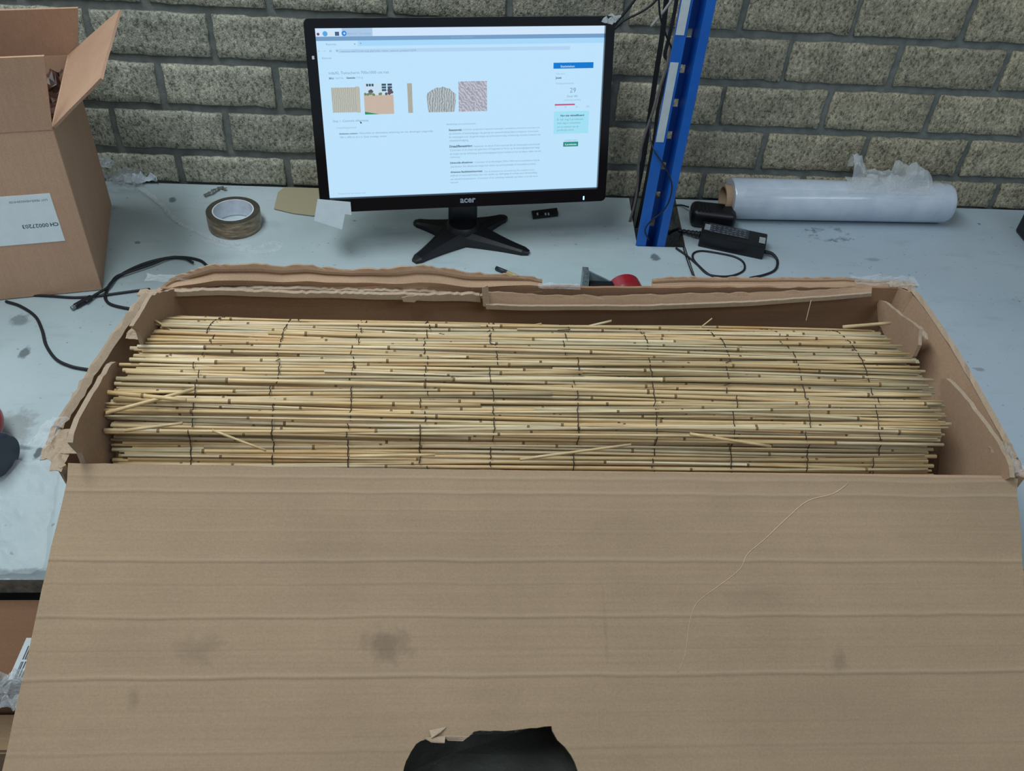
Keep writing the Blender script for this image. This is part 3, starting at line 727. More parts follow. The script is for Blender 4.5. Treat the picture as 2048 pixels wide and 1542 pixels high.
up3 = [(1306, 557), (1330, 556), (1400, 554), (1500, 555), (1600, 556), (1690, 555), (1740, 562), (1797, 566)]; lo3 = [(1306, 588), (1450, 586), (1600, 583), (1700, 580), (1797, 578)]
BF3 = ([ony(x, y, yb(x)+.012) for x, y in up3], [ony(x, y, yb(x)+.001) for x, y in lo3])
# corrugated torn rim lying along the inside of the back panel (left half) and folded inner flap (right half)
def folded(g, fr, depth):
    for i, row in enumerate(g):
        t = i/(len(g)-1); o_ = sum(depth*math.exp(-((t-f)/.07)**2)*(1 if k % 2 else -1) for k, f in enumerate(fr))
        for j, p in enumerate(row): row[j] = p+Vector((0, -1, .5))*o_*(1+.6*noise.noise(Vector((p.x*7, f_seed, 0))))
    return g
f_seed = 3
def rimstrip(name, a, b, off, th, mat, n=60, seed=0, wob=.0025, jag=.003, lean=.0):
    sheet(name, ruled([ony(x, y, yb(x)-off-lean) for x, y in a], [ony(x, y, yb(x)-off) for x, y in b], n, 5, wob, seed, jag), th, mat, bx)
rimstrip('torn_rim', [(340, 580), (450, 578), (600, 583), (800, 587), (960, 588)], [(340, 590), (450, 588), (600, 592), (800, 597), (962, 603)], .010, .006, CBe, 80, 1)
rimstrip('torn_rim', [(345, 578), (520, 574), (760, 580), (968, 588)], [(345, 584), (520, 580), (760, 586), (968, 594)], .003, .006, CBe, 80, 11)
rimstrip('inner_flap', [(970, 583), (1100, 592), (1300, 590), (1500, 585), (1650, 578), (1742, 574)], [(972, 616), (1100, 618), (1300, 617), (1500, 608), (1650, 597), (1742, 588)], .020, .005, CB, 60, 21, .002, .002, -.008)
rimstrip('torn_rim', [(972, 608), (1100, 612), (1300, 611), (1500, 602), (1650, 592), (1742, 584)], [(972, 617), (1100, 620), (1300, 619), (1500, 610), (1650, 599), (1742, 590)], .025, .004, CBe, 70, 31, .0015, .001)
sheet('back_flap', folded(ruled(BF1[0], BF1[1], 90, 17, .0035, 3, .004), (.28, .5, .78), .0045), TH, CB, bx)
sheet('back_flap', folded(ruled(BF3[0], BF3[1], 60, 15, .003, 9, .003), (.3, .62), .004), TH, CB, bx)
# torn paper tongues on the rim
for a, b, c, d in (((805, 594), (850, 590), (830, 605), (808, 604)), ((965, 575), (978, 572), (980, 616), (966, 612))):
    P = [ony(x, y, yb(x)-.024) for x, y in (a, b, c, d)]
    sheet('torn_tongue', ruled([P[0], P[1]], [P[3], P[2]], 8, 5, .003, a[0]*.1, .002), .0015, CBe, bx)
# liner panel along the back interior, upper lit part
# inner side flaps
def xside(name, pts, X, mat=CBi, th=.005, seed=0, amp=.003):
    P = [onx(x, y, X) for x, y in pts]; slab(name, ragged(P, .01, amp, (1, 0, 0), seed), (1, 0, 0), th, mat, bx, (), CBe)
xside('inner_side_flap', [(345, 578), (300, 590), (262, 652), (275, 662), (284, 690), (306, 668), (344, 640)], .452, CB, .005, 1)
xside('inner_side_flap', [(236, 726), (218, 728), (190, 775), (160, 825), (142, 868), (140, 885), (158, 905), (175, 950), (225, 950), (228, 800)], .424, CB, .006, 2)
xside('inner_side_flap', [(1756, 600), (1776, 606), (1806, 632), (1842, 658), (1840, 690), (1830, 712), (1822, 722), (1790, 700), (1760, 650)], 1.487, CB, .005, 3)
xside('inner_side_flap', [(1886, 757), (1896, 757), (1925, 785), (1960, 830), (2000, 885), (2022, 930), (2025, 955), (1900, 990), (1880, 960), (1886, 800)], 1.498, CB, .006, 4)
# torn edges and crumpled corners
def ledge(pts, w, X=None, z=H, seed=0, name='torn_edge'):
    P = [at(x, y, z) for x, y in pts]; ribbonsheet(name, P, w, seed)
def ribbonsheet(name, P, w, seed, mat=CBe, th=.002):
    P = cat(P, 6); g = [[], [], []]
    for i, p in enumerate(P):
        t = (P[min(i+1, len(P)-1)]-P[max(i-1, 0)]).normalized(); s = t.cross(Vector((0, 0, 1))).normalized()
        nz = [noise.noise(Vector((i*.9, seed, k*3))) for k in range(3)]
        for k in range(3): g[k].append(p+s*w*((k-1)*.5+nz[k]*.25)+Vector((0, 0, .001+(.003 if k == 1 else -.002)+nz[k]*.003)))
    sheet(name, g, th, mat, bx)
ribbonsheet('torn_edge', [at(*p, H+.001) for p in ((292, 590), (250, 645), (195, 727), (150, 800), (115, 855))], .012, 1)
ribbonsheet('torn_edge', [at(*p, H+.002) for p in ((1800, 570), (1835, 592), (1905, 692), (1965, 795), (2012, 880), (2032, 920))], .006, 2)
for k, (px, py, sx_, sy_, h_) in enumerate(((140, 898, .030, .022, .010), (112, 893, .022, .05, .010), (122, 925, .014, .03, .008), (2018, 935, .022, .022, .012), (2000, 905, .02, .03, .010), (1800, 572, .045, .016, .012), (1700, 566, .09, .010, .006), (300, 590, .03, .014, .012), (1835, 668, .02, .03, .012), (272, 668, .018, .026, .01))):
    crumple('crushed_corner', at(px, py, H-.004), sx_, sy_, h_*.8, CBe, bx, 40+k, 12, freq=34, th=.0012)
tapes = [(100, 868, .022, .05, .008, -.25), (1770, 566, .10, .024, .012, 0), (1120, 575, .06, .012, .006, 0), (350, 560, .08, .016, .008, 0), (2015, 925, .022, .05, .012, .2)]
for k, (px, py, sx_, sy_, h_, ro) in enumerate(tapes):
    o = crumple('clear_tape_strip', at(px, py, H+.003), sx_, sy_, h_, FILM, bx, 60+k, 14, rot=ro, freq=50); o['label'] = 'clear packing tape torn along the rim'

# ================================================================== REED ROLL
def reedmat(name, tones, spread):
    m = M(name); oi = m.node('ObjectInfo'); rnd = oi.outputs['Random']
    st = m.noise(m.co((4, 90, 90)), 6, 3)
    ad = m.node('VectorMath', operation='ADD'); m.l.new(m.co((7, 20, 20)), ad.inputs[0]); m.l.new(m.math('MULTIPLY', rnd, 50), ad.inputs[1])
    lg = m.noise(ad.outputs[0], 1, 3)
    n = len(tones); c0 = m.ramp(rnd, [(k/(n-1), srgb(t)) for k, t in enumerate(tones)])
    c1 = m.ramp(lg, [(.3, srgb((188, 134, 74))), (.44, srgb((206, 174, 118))), (.58, srgb((206, 192, 152))), (.72, srgb((158, 152, 120)))])
    cc = m.mix(spread, c0, c1)
    cc = m.mix(.5, cc, m.ramp(st, [(.3, (.55, .52, .45, 1)), (.6, (1.12, 1.12, 1.12, 1))]), 'MULTIPLY')
    hs = m.node('HueSaturation'); hs.inputs['Saturation'].default_value = .93; hs.inputs['Value'].default_value = .97; hs.inputs['Hue'].default_value = .499; m.l.new(cc, hs.inputs['Color']); m.color(hs.outputs[0]); m.rough(.42); m.b.inputs['Specular IOR Level'].default_value = .45; return m.m
REED = reedmat('reed_golden', [(150, 122, 72), (214, 178, 116), (190, 160, 104), (226, 196, 142), (176, 142, 88), (232, 212, 172), (206, 160, 98)], .4)
REEDG = reedmat('reed_greyed', [(168, 156, 124), (194, 180, 146), (156, 142, 108), (208, 196, 168), (182, 164, 122)], .3)
REEDP = reedmat('reed_pale', [(228, 212, 170), (212, 178, 118), (236, 224, 192), (220, 184, 132)], .25)
NODE = plain('reed_node', (126, 100, 64), .6, var=.2)
YC, ZC, RR = -.825, .088, .162
LT = [(150, .425), (130, .437), (120, .446), (110, .455), (100, .458), (90, .452), (80, .444), (70, .436), (60, .430), (40, .432), (15, .437)]
RT = [(150, 1.455), (130, 1.442), (120, 1.432), (110, 1.43), (100, 1.435), (90, 1.442), (80, 1.448), (70, 1.455), (60, 1.459), (50, 1.456), (42, 1.442), (15, 1.440)]
def interp(T, a):
    T = sorted(T)
    if a <= T[0][0]: return T[0][1]
    for (p, q), (r, s) in zip(T, T[1:]):
        if a <= r: return q+(s-q)*(a-p)/(r-p)
    return T[-1][1]
roll = empty('reed_roll', (.95, YC, .006), 'rolled up garden screen of dry golden reeds bound with dark wire lying in the box', 'reed screen')
def arc(theta, rad):
    t = R(theta); rad -= .013*max(0, min(1, (48-theta)/2.5)) if theta > 5 and theta < 48 and rad > RR-.012 else 0; return Vector((0, YC-rad*math.cos(t), ZC+rad*math.sin(t)*(1 if math.sin(t) > 0 else .475)))
def reedmesh(pa, pb, rad, seed, nodes=True, bow=.003):
    L = (pb-pa).length; n = max(4, int(L/.05)); pts = []; rads = []
    t = (pb-pa).normalized(); rn = random.Random(seed)
    nd = []; x = rn.uniform(.03, .22)
    while x < L-.02: nd.append(x); x += rn.uniform(.15, .30)
    xs = sorted(set([L*i/n for i in range(n+1)]+[q for k in nd for q in (k-.0040, k-.0017, k+.0017, k+.0040)]))
    a1, a2 = rn.uniform(0, 6), rn.uniform(0, 6); vs = []; fs = []; S_ = 7; main_ = rn.choice((0, 0, 2)); segm = [main_ if rn.random() < .6 else rn.choice((0, 2, 3)) for _ in range(len(nd)+1)]
    jump = {}; off = Vector((0, 0, 0))
    for x in xs:
        b = Vector((0, math.sin(x*5+a1), math.sin(x*6.3+a2)))*bow
        kk = [abs(x-k) for k in nd]; isn = kk and min(kk) < .0018
        r = rad*(1.0-.18*x/L)*(1.16 if isn and nodes else 1)
        p = pa+t*x+b; pts.append(p); rads.append(r)
    for i, p in enumerate(pts):
        for k in range(S_): a = 2*math.pi*k/S_+a1; vs.append(p+Vector((0, math.cos(a)*rads[i], math.sin(a)*rads[i])))
    mi = []
    for i in range(len(pts)-1):
        mid = (xs[i]+xs[i+1])/2; isn = any(abs(mid-k) < .0018 for k in nd)
        for k in range(S_): a = i*S_+k; b = i*S_+(k+1) % S_; fs.append((a, b, b+S_, a+S_)); mi.append(1 if isn else segm[sum(1 for q in nd if q < mid)])
    fs.append(tuple(range(S_))[::-1]); fs.append(tuple(range(len(vs)-S_, len(vs)))); mi += [0, 0]
    return vs, fs, mi
rseed = 0; reed_tops = []
def addreed(pa, pb, rad, bow=.0030):
    global rseed
    rseed += 1; vs, fs, mi = reedmesh(pa, pb, rad, rseed, True, bow)
    c = pa.copy(); me = bpy.data.meshes.new('reed'); me.from_pydata([tuple(v-c) for v in vs], [], fs); me.update()
    me.materials.append(REED); me.materials.append(NODE); me.materials.append(REEDG); me.materials.append(REEDP); me.polygons.foreach_set('material_index', mi); me.polygons.foreach_set('use_smooth', [True]*len(me.polygons))
    o = bpy.data.objects.new('reed', me); COL.objects.link(o); o.parent = roll; o.matrix_parent_inverse = roll.matrix_world.inverted(); o.location = c
    return o
rn = random.Random(11)
th = 20.
while th < 150:                                  # outermost turn
    rad = rn.choice((.0017, .0020, .0023, .0026, .0029))*rn.uniform(.92, 1.06)
    step = math.degrees((rad*2*.93+ (.0022 if rn.random() < .10 else 0))/RR); th += step/2
    L0, R0 = interp(LT, th), interp(RT, th)
    xa = L0+rn.gauss(0, .004)+.002; xb = R0+rn.gauss(0, .004)-.002
    dr = rn.uniform(-.0034, .0010); sg = 2.4 if rn.random() < .15 else 1.1; j1, j2 = rn.gauss(0, sg), rn.gauss(0, sg)
    ta, tb = th+j1, th+j2
    if rn.random() < .16: xa += rn.uniform(.1, .6)   # a stem that starts part-way along
    elif rn.random() < .16: xb -= rn.uniform(.1, .6)
    a, b = arc(ta, RR+dr), arc(tb, RR+dr+rn.uniform(-.0015, .0015)); a.x, b.x = xa, xb
    addreed(a, b, rad); th += step/2
th = 22.
while th < 150:                                  # second turn, showing in the gaps
    rad = rn.uniform(.0019, .0028); step = math.degrees(rad*2.05/(RR-.0048)); th += step
    a, b = arc(th+rn.gauss(0, .6), RR-.0052), arc(th+rn.gauss(0, .6), RR-.0052)
    a.x, b.x = interp(LT, th)+rn.gauss(.004, .006), interp(RT, th)-rn.gauss(.004, .006); addreed(a, b, rad)
th = 24.
while th < 148:
    rad = rn.uniform(.0021, .0029); step = math.degrees(rad*2.2/(RR-.010)); th += step
    a, b = arc(th, RR-.0102), arc(th+rn.gauss(0, .5), RR-.0102)
    a.x, b.x = interp(LT, th)+rn.gauss(.006, .006), interp(RT, th)-rn.gauss(.006, .006); addreed(a, b, rad)
# loose stems that the photograph shows crossing, sticking up or standing off the roll
def loose(p1, z1, p2, z2, rad=.0022, bow=.0006):
    a, b = at(*p1, z1), at(*p2, z2)
    if a.x > b.x: a, b = b, a
    addreed(a, b, rad, bow)
loose((216, 785), .246, (372, 800), .250, .0030); loose((212, 826), .240, (388, 778), .252, .0027)
loose((302, 635), .250, (358, 668), .236, .0019); loose((384, 646), .225, (485, 655), .226, .0018); loose((405, 650), .222, (480, 660), .222, .0016)
loose((1010, 662), .226, (1083, 648), .236, .0019); loose((1160, 657), .224, (1223, 642), .236, .0020); loose((1400, 655), .228, (1424, 636), .244, .0013)
loose((1686, 655), .230, (1781, 647), .232, .0029); loose((425, 860), .236, (532, 900), .212, .0018); loose((1612, 640), .236, (1622, 600), .262, .0012)
loose((1380, 868), .236, (1542, 893), .216, .0022); loose((1040, 918), .208, (1262, 888), .222, .0020); loose((250, 860), .232, (365, 846), .238, .0022)
loose((1150, 662), .230, (1190, 668), .230, .0015); loose((430, 690), .246, (525, 672), .242, .0022); loose((700, 912), .205, (870, 910), .206, .0021)
# hidden inner turns and the far side of the roll, too many to pick apart
vs = []; fs = []
rad_ = RR-.0155
for turn in range(9):
    circ = 2*math.pi*rad_; n = int(circ/.0062)
    for k in range(n):
        t = 360*k/n; p = arc(t, rad_)
        a = p.copy(); b = p.copy(); a.x = .452+rn.gauss(.0, .006); b.x = 1.438+rn.gauss(0, .006); tubegeo([a, b], .0029, 5, vs, fs)
    rad_ -= .0125
for r0 in (RR-.001, RR-.0062):
    t = 152.
    while t < 378:
        p = arc(t, r0-.001); a = p.copy(); b = p.copy(); a.x = .44+rn.gauss(0, .006); b.x = 1.446+rn.gauss(0, .006); tubegeo([a, b], .0026, 5, vs, fs); t += math.degrees(.0053/r0)
o = pyd('inner_reeds', vs, fs, REED, roll, True); o['kind'] = 'stuff'
# binding wires
WIRE = plain('dark_wire', (34, 24, 18), .6)
for wx in (.529, .622, .713, .803, .887, .985, 1.085, 1.184, 1.277, 1.37):
    pts = []; t = 14.; x = wx+rn.gauss(0, .002); k = 0; vs = []; fs = []
    while t < 152:
        if rn.random() < .16:
            x = wx+rn.gauss(0, .0032)
            if len(pts) > 1: tubegeo(pts, .00062, 5, vs, fs); pts = []
        p = arc(t, RR+.0026+rn.uniform(-.0012, .0010)); p.x = x+rn.gauss(0, .0005); pts.append(p); t += 1.15
    if len(pts) > 1: tubegeo(pts, .00062, 5, vs, fs)
    pyd('binding_wire', vs, fs, WIRE, roll, True)

# ================================================================== LEFT CARTON
ca = R(12.5); A0 = at(205, 581, 0); A0.z = .0015
CM = Matrix.Translation(A0) @ Matrix.Rotation(ca, 4, 'Z')          # x to the right along the front, y to the back
CW, CD, CH = .42, .29, .305
ct = empty('open_carton', A0, 'tall open cardboard carton with a white label standing on the bench at far left', 'box')
cth = .004
def cbx(name, xa, xb, ya, yb, za, zb, mat=CBc): return box(name, ((xa+xb)/2, (ya+yb)/2, (za+zb)/2), (xb-xa, yb-ya, zb-za), mat, ct, CM, .0008, 1)
cbx('front_panel', -CW, 0, 0, cth, 0, CH); cbx('back_panel', -CW, 0, CD-cth, CD, 0, CH); cbx('side_panel', -cth, 0, cth, CD-cth, 0, CH); cbx('side_panel', -CW, -CW+cth, cth, CD-cth, 0, CH); cbx('bottom_panel', -CW+cth, -cth, cth, CD-cth, 0, cth)
def cq(name, a, b, c, d, mat=CBc, jag=0): sheet(name, ruled([CM @ Vector(a), CM @ Vector(b)], [CM @ Vector(d), CM @ Vector(c)], 10, 6, jag, 1), cth, mat, ct)
inv = CM.inverted()
def lpl(px, py, p0, nl): return inv @ onp(px, py, CM @ Vector(p0), CM.to_3x3() @ Vector(nl))
f_ = lpl(88, 111, (0, -.01, 0), (0, 1, 0)); cq('front_flap', (-CW, -.01, f_.z), tuple(f_), (-.001, .001, CH), (-CW, .001, CH))
f_ = lpl(156, 15, (0, CD-.02, 0), (0, 1, 0)); f2 = lpl(155, 100, (0, CD-.004, 0), (0, 1, 0)); cq('back_flap', (-CW, CD-.02, f_.z), tuple(f_), (f2.x, CD-.002, CH), (-CW, CD-.002, CH))
inv = CM.inverted()
f_ = lpl(203, 158, (.10, 0, 0), (1, 0, 0)); f2 = lpl(241, 20, (.11, 0, 0), (1, 0, 0)); cq('side_flap', tuple(f_), tuple(f2), (.0, CD-.004, CH), (0, .004, CH), CBc, .001)
cq('side_flap', (-CW-.1, .01, CH+.08), (-CW-.1, CD-.01, CH+.08), (-CW, CD-.004, CH), (-CW, .004, CH))
# label with upside-down print
fA = CM @ Vector((0, 0, 0)); fnn = CM.to_3x3() @ Vector((0, -1, 0))
def cf(px, py): P = inv @ onp(px, py, fA, fnn); return P
lp = [cf(100, 386), cf(130, 481), cf(0, 494), cf(0, 393)]
zt_, zb_ = lp[0].z, lp[1].z; xr = (lp[0].x+lp[1].x)/2
lab = slab('label', [CM @ Vector(p) for p in ((xr, -.0006, zt_), (xr, -.0006, zb_), (xr-.20, -.0006, zb_), (xr-.20, -.0006, zt_))], fnn, .0006, plain('label_paper', (225, 234, 238), .6, var=.02), ct)
lab['label'] = 'white shipping label printed upside down'
PRINT = plain('label_print', (70, 84, 98), .7)
LM = CM @ Matrix(((-1, 0, 0, 0), (0, 0, -1, -.0011), (0, -1, 0, 0), (0, 0, 0, 1)))   # rotated half a turn in the panel plane
def cco(px, py): P = cf(px, py); return (-P.x, -P.z)
bi = [('CH 00027203', 116, 443, 42, .02, None, 0), ]
build_text([('CH', 116, 444, 99, .03, None, 0), ('00027203', 96, 445.5, 42, .01, None, 0), ('LOT 78305-HD05230-0155', 94, 397, 16, 0, None, 0)], 'label_print', PRINT, lab, LM, cco)
# crumpled dark wrapping inside
m = plain('dark_brown_film', (86, 62, 54), .35, var=.3)
cp = CM @ Vector((-.075, .145, CH-.045))
o = crumple('crumpled_dark_film', cp, .115, .24, .055, m, None, 12, 26, rot=ca, freq=32, th=.0006); tag(o, 'dark brown crumpled plastic stuffed in the open carton', 'film')

# ================================================================== CABLES ON THE LEFT
cb = empty('black_cable', at(200, 560, 0), 'black cable looping on the bench between the carton and the reed box', 'cable')
z = .003
tube('loop', [at(*p, z) for p in ((415, 532), (400, 521), (370, 515), (335, 516), (290, 527), (250, 545), (222, 566), (211, 590), (214, 603), (228, 611), (262, 618), (300, 622))], .0027, RUBBER, cb)
tube('loop', [at(*p, z+.004) for p in ((386, 525), (368, 516), (340, 515), (300, 530), (255, 545), (232, 554), (215, 575), (190, 590), (172, 604))], .0024, RUBBER, cb)
tube('loop', [at(*p, z) for p in ((300, 578), (262, 583), (225, 588), (195, 592), (150, 595), (100, 592), (60, 590))], .0023, RUBBER, cb)
a, b = at(182, 595, .005), at(143, 617, .005)
tube('plug', [a, a.lerp(b, .5), a.lerp(b, .82)], .0052, BLACK, cb, 12); tube('plug_tip', [a.lerp(b, .8), b], .0038, METAL, cb, 12)
o = tube('power_lead', [at(*p, z) for p in ((12, 603), (40, 612), (70, 632), (84, 660), (92, 690), (112, 718), (140, 732), (168, 738), (200, 742))], .0026, RUBBER)
tag(o, 'thin black lead curving down the bench towards the reed box', 'cable')

# ================================================================== TAPE DISPENSERS
def dispenser(c, rot, label, red_r=.04, frame=True, roll_=True):
    g = empty('tape_dispenser', c, label, 'tape dispenser'); Mx = Matrix.Translation(Vector(c)) @ Matrix.Rotation(rot, 4, 'Z')
    X90 = Matrix.Rotation(R(90), 4, 'X')
    return g, Mx
gd, Mx = dispenser(at(1215, 590, 0), 0, 'tape dispenser with red hub and clear guard just behind the reed box rim')
c = at(1255, 557, .066); c.z = 0
lathe('red_hub', [(.0, -.018), (.029, -.018), (.033, -.013), (.033, .013), (.029, .018), (.0, .018)], RED, gd, seg=40, mtx=Matrix.Translation((c.x, c.y, .0335)) @ Matrix.Rotation(R(10), 4, 'Z') @ Matrix.Rotation(R(90), 4, 'X'))
G = plain('clear_guard', (120, 138, 144), .25)
pts = [ony(1168, 542, c.y+.012), ony(1178, 542, c.y+.012), ony(1232, 568, c.y+.012), ony(1232, 590, c.y+.012), ony(1160, 590, c.y+.012)]
slab('blade_guard', pts, (0, 1, 0), .004, G, gd); pts = [ony(1166, 540, c.y), ony(1178, 541, c.y), ony(1174, 592, c.y), ony(1160, 592, c.y)]
slab('side_plate', pts, (0, 1, 0), .02, METAL, gd)
slab('blade', [ony(1180, 565, c.y-.002), ony(1230, 567, c.y-.002), ony(1232, 590, c.y-.002), ony(1176, 590, c.y-.002)], (0, 1, 0), .012, BLACK, gd)
gd2, _ = dispenser(at(-10, 860, 0), 0, 'tape gun with red handle and navy drum cut by the left picture edge')
c = at(-24, 905, .03); c.z = .031
lathe('navy_drum', [(.0, -.028), (.028, -.028), (.031, -.022), (.031, .022), (.028, .028), (.0, .028)], NAVY, gd2, seg=40, mtx=Matrix.Translation(c) @ Matrix.Rotation(R(75), 4, 'Z') @ Matrix.Rotation(R(90), 4, 'X'))
a = at(-14, 815, .03); tube('red_handle', [at(-34, 880, .040), at(-15, 852, .040), at(-20, 825, .036), at(-50, 805, .028)], .014, RED, gd2, 14)

# pencil and small scraps
pc = empty('pencil', at(1020, 548, .004), 'short dark pencil with a yellow end behind the box rim', 'pencil')
a, b, c = at(992, 536, .005), at(1014, 545, .005), at(1050, 560, .005)
tube('barrel', [a, b], .0042, plain('dark_pencil', (26, 44, 52), .5), pc, 8, 1); tube('painted_end', [b, c], .0040, plain('yellow_pencil', (186, 168, 118), .5), pc, 8, 1)
P = [at(1063, 424, .004), at(1114, 418, .004), at(1116, 430, .004), at(1066, 436, .004)]
o = slab('black_clip', P, (0, 0, 1), .006, BLACK); tag(o, 'small black clip with white marks behind the monitor foot', 'clip')
bm = bmesh.new()
for px in (1075, 1091, 1097): addbox(bm, at(px, 428, .0078), (.003, .008, .0012))
q = bmo('white_mark', bm, STK, o)
P = [at(408, 392, .003), at(425, 384, .005), at(440, 376, .003)]
ribbon('torn_tape_scrap', P+[at(452, 380, .003)], .012, plain('smoky_tape', (104, 104, 98), .4), None, 8); tag(bpy.data.objects['torn_tape_scrap'], 'small smoky scrap of tape behind the tape roll', 'tape scrap')

# ================================================================== POWER ADAPTER AND WALL PLUG ON THE RIGHT
q0, q1, q3 = at(1401, 468, .031), at(1532, 495, .031), at(1411, 442, .031)
ex = (q1-q0); ex.z = 0; Lx = ex.length; ex.normalize(); ey = Vector((-ex.y, ex.x, 0)); Ly = abs((q3-q0).dot(ey))
Ly = max(.04, min(.07, Ly))
cc_ = q0+ex*Lx/2+ey*Ly/2; cc_.z = 0
AM = Matrix(((ex.x, ey.x, 0, cc_.x), (ex.y, ey.y, 0, cc_.y), (0, 0, 1, 0), (0, 0, 0, 1)))
ad = empty('power_adapter', cc_, 'flat black laptop style power brick with printed label and grey stickers', 'power adapter')
bm = bmesh.new(); addbox(bm, (0, 0, .016), (Lx, Ly, .030), AM, .0025); bmo('case', bm, BLACK, ad)
pl_ = box('printed_label', (-.012, .006, .0315), (Lx*.62, Ly*.62, .0005), plain('dark_label', (52, 56, 66), .4), ad, AM)
LG = plain('light_grey_sticker', (150, 160, 166), .5)
box('sticker', (-Lx*.42, .004, .0317), (.011, .022, .0006), LG, ad, AM); box('sticker', (Lx*.43, -.004, .0317), (.012, .022, .0006), LG, ad, AM); box('sticker', (Lx*.10, Ly*.40, .0317), (.018, .006, .0006), plain('grey_sticker', (90, 100, 104), .5), ad, AM)
bm = bmesh.new()
for k in range(9):
    for j in range(4): addbox(bm, (-.048+k*.0085+random.uniform(-.002, .002), -.008+j*.0075, .032), (random.uniform(.003, .0065), .0016, .0004), AM)
bmo('label_print', bm, plain('faint_print', (120, 126, 136), .5), pl_)['kind'] = 'stuff'
def al(x, y, z=.012): return AM @ Vector((x, y, z))
tube('strain_relief', [al(-Lx/2, 0, .014), al(-Lx/2-.02, .002, .012), al(-Lx/2-.045, .008, .008)], lambda t: .0065-.003*t+.0009*math.sin(t*34), RUBBER, ad, 10, 10)
tube('cable', [al(-Lx/2-.04, .007, .008), at(1358, 458, .004), at(1345, 462, -.01), at(1335, 470, -.06)], .0032, RUBBER, ad)
tube('cable', [al(Lx/2, -.012, .012), at(1545, 508, .010), at(1555, 522, .004), at(1550, 540, .003), at(1528, 550, .003), at(1500, 556, .003)], lambda t: .0042-.0016*min(1, t*3), RUBBER, ad)
tube('cable', [at(*p, .003) for p in ((1352, 496), (1372, 510), (1395, 530), (1415, 548), (1445, 553), (1470, 550), (1488, 540), (1487, 525), (1470, 514), (1440, 507), (1405, 502), (1388, 506), (1386, 517), (1398, 532), (1420, 550), (1450, 558))], .0021, RUBBER, ad)
o = tube('thin_lead', [at(1366, 494, .0035), at(1374, 520, .0035), at(1386, 553, .0035)], .0013, RUBBER); tag(o, 'short straight black wire on the bench in front of the rack post', 'cable')
# rounded plug-in charger behind it
ch = empty('plug_charger', at(1420, 440, 0), 'rounded black plug-in charger with ribbed end between rack post and film roll', 'power adapter')
ca_, cb_ = at(1388, 428, .02), at(1462, 436, .02); e = (cb_-ca_); e.z = 0; l_ = e.length; e.normalize(); ey2 = Vector((-e.y, e.x, 0)); cm_ = (ca_+cb_)/2; cm_.z = 0
KM = Matrix(((e.x, ey2.x, 0, cm_.x), (e.y, ey2.y, 0, cm_.y), (0, 0, 1, 0), (0, 0, 0, 1)))
bm = bmesh.new(); addbox(bm, (0, 0, .021), (l_+.016, .052, .040), KM, .012, 4); bmo('case', bm, BLACK, ch, True)
bm = bmesh.new()
for k in range(4): addbox(bm, (-l_/2+.006+k*.0075, -.004, .0415), (.0022, .034, .0016), KM)
bmo('rib', bm, RUBBER, ch)
tube('cable', [at(1377, 414, .015), at(1360, 410, .005), at(1344, 413, .003), at(1335, 422, -.006)], .0018, RUBBER, ch)

# ================================================================== STRETCH FILM ROLL
SR = .0425
a, b = at(1462, 440, .002), at(1912, 434, .002)
fr = empty('film_roll', (a+b)/2, 'long roll of clear stretch film lying against the wall right of the rack post', 'film roll')
ya = -.058; pa, pb = Vector((ony(1462, 395, ya-.02).x, ya-.010, SR+.001)), Vector((ony(1905, 400, ya-.01).x, ya+.0, SR+.001))
axd = (pb-pa).normalized(); q = axd.to_track_quat('Z', 'Y').to_matrix().to_4x4(); Lr_ = (pb-pa).length
RMx = Matrix.Translation(pa) @ q
m = M('wound_film'); m.color(m.ramp(m.noise(m.co((1, 1, 1)), 18, 3), [(.3, srgb((176, 190, 206))), (.7, srgb((198, 208, 220)))])); m.rough(.22); m.b.inputs['Coat Weight'].default_value = .5; m.b.inputs['Coat Roughness'].default_value = .1
m.b.inputs['Subsurface Weight'].default_value = .15; m.b.inputs['Subsurface Radius'].default_value = (.01, .01, .01)
m.bump(m.noise(m.co((1, 1, 40), False), 6, 3), .25, .001)
lathe('film_winding', [(.0285, 0), (SR-.002, 0), (SR, .003), (SR, Lr_-.012), (SR-.004, Lr_-.003), (SR-.010, Lr_), (.0285, Lr_)], m.m, fr, seg=64, mtx=RMx)
lathe('cardboard_core', [(.0235, -.014), (.028, -.014), (.028, Lr_+.004), (.0235, Lr_+.004)], cardboard('core_board', (176, 150, 124), 'x', .1).m, fr, seg=48, mtx=RMx)
def rollpt(t, ang, off=.001): 
    base_ = pa.lerp(pb, t); return base_+Vector((0, -math.cos(R(ang)), math.sin(R(ang))))*(SR+off)
fvs = []
def loosefilm(name, t0, t1, a0, a1, lift, seed, mat=FILM, n=26, mm=14):
    g = []
    for i in range(mm):
        row = []
        for j in range(n):
            u, v = j/(n-1), i/(mm-1); qn = Vector((u*5+seed, v*2.2, seed*2.1))
            w = .15+1.5*max(0, noise.noise(qn*.9))+.35*abs(noise.noise(qn*2.4))
            row.append(rollpt(t0+(t1-t0)*u+.012*noise.noise(qn*1.4), a0+(a1-a0)*v, .0012+lift*w*(v**1.5)+.0028*abs(noise.noise(qn*5))))
        g.append(row)
    vs = [p for r in g for p in r]; fs = [(i*n+j, i*n+j+1, (i+1)*n+j+1, (i+1)*n+j) for i in range(mm-1) for j in range(n-1)]
    return pyd(name, vs, fs, mat, fr)
loosefilm('loose_film_end', .50, .88, 50, 112, .030, 2.2, FILM2); loosefilm('loose_film_end', .52, .86, 62, 122, .085, 5.1, FILM2)
loosefilm('loose_film_end', .04, .62, 34, 60, .006, 8.3, FILM, 50, 8); loosefilm('loose_film_end', .60, .93, 40, 92, .016, 9.7, FILM)

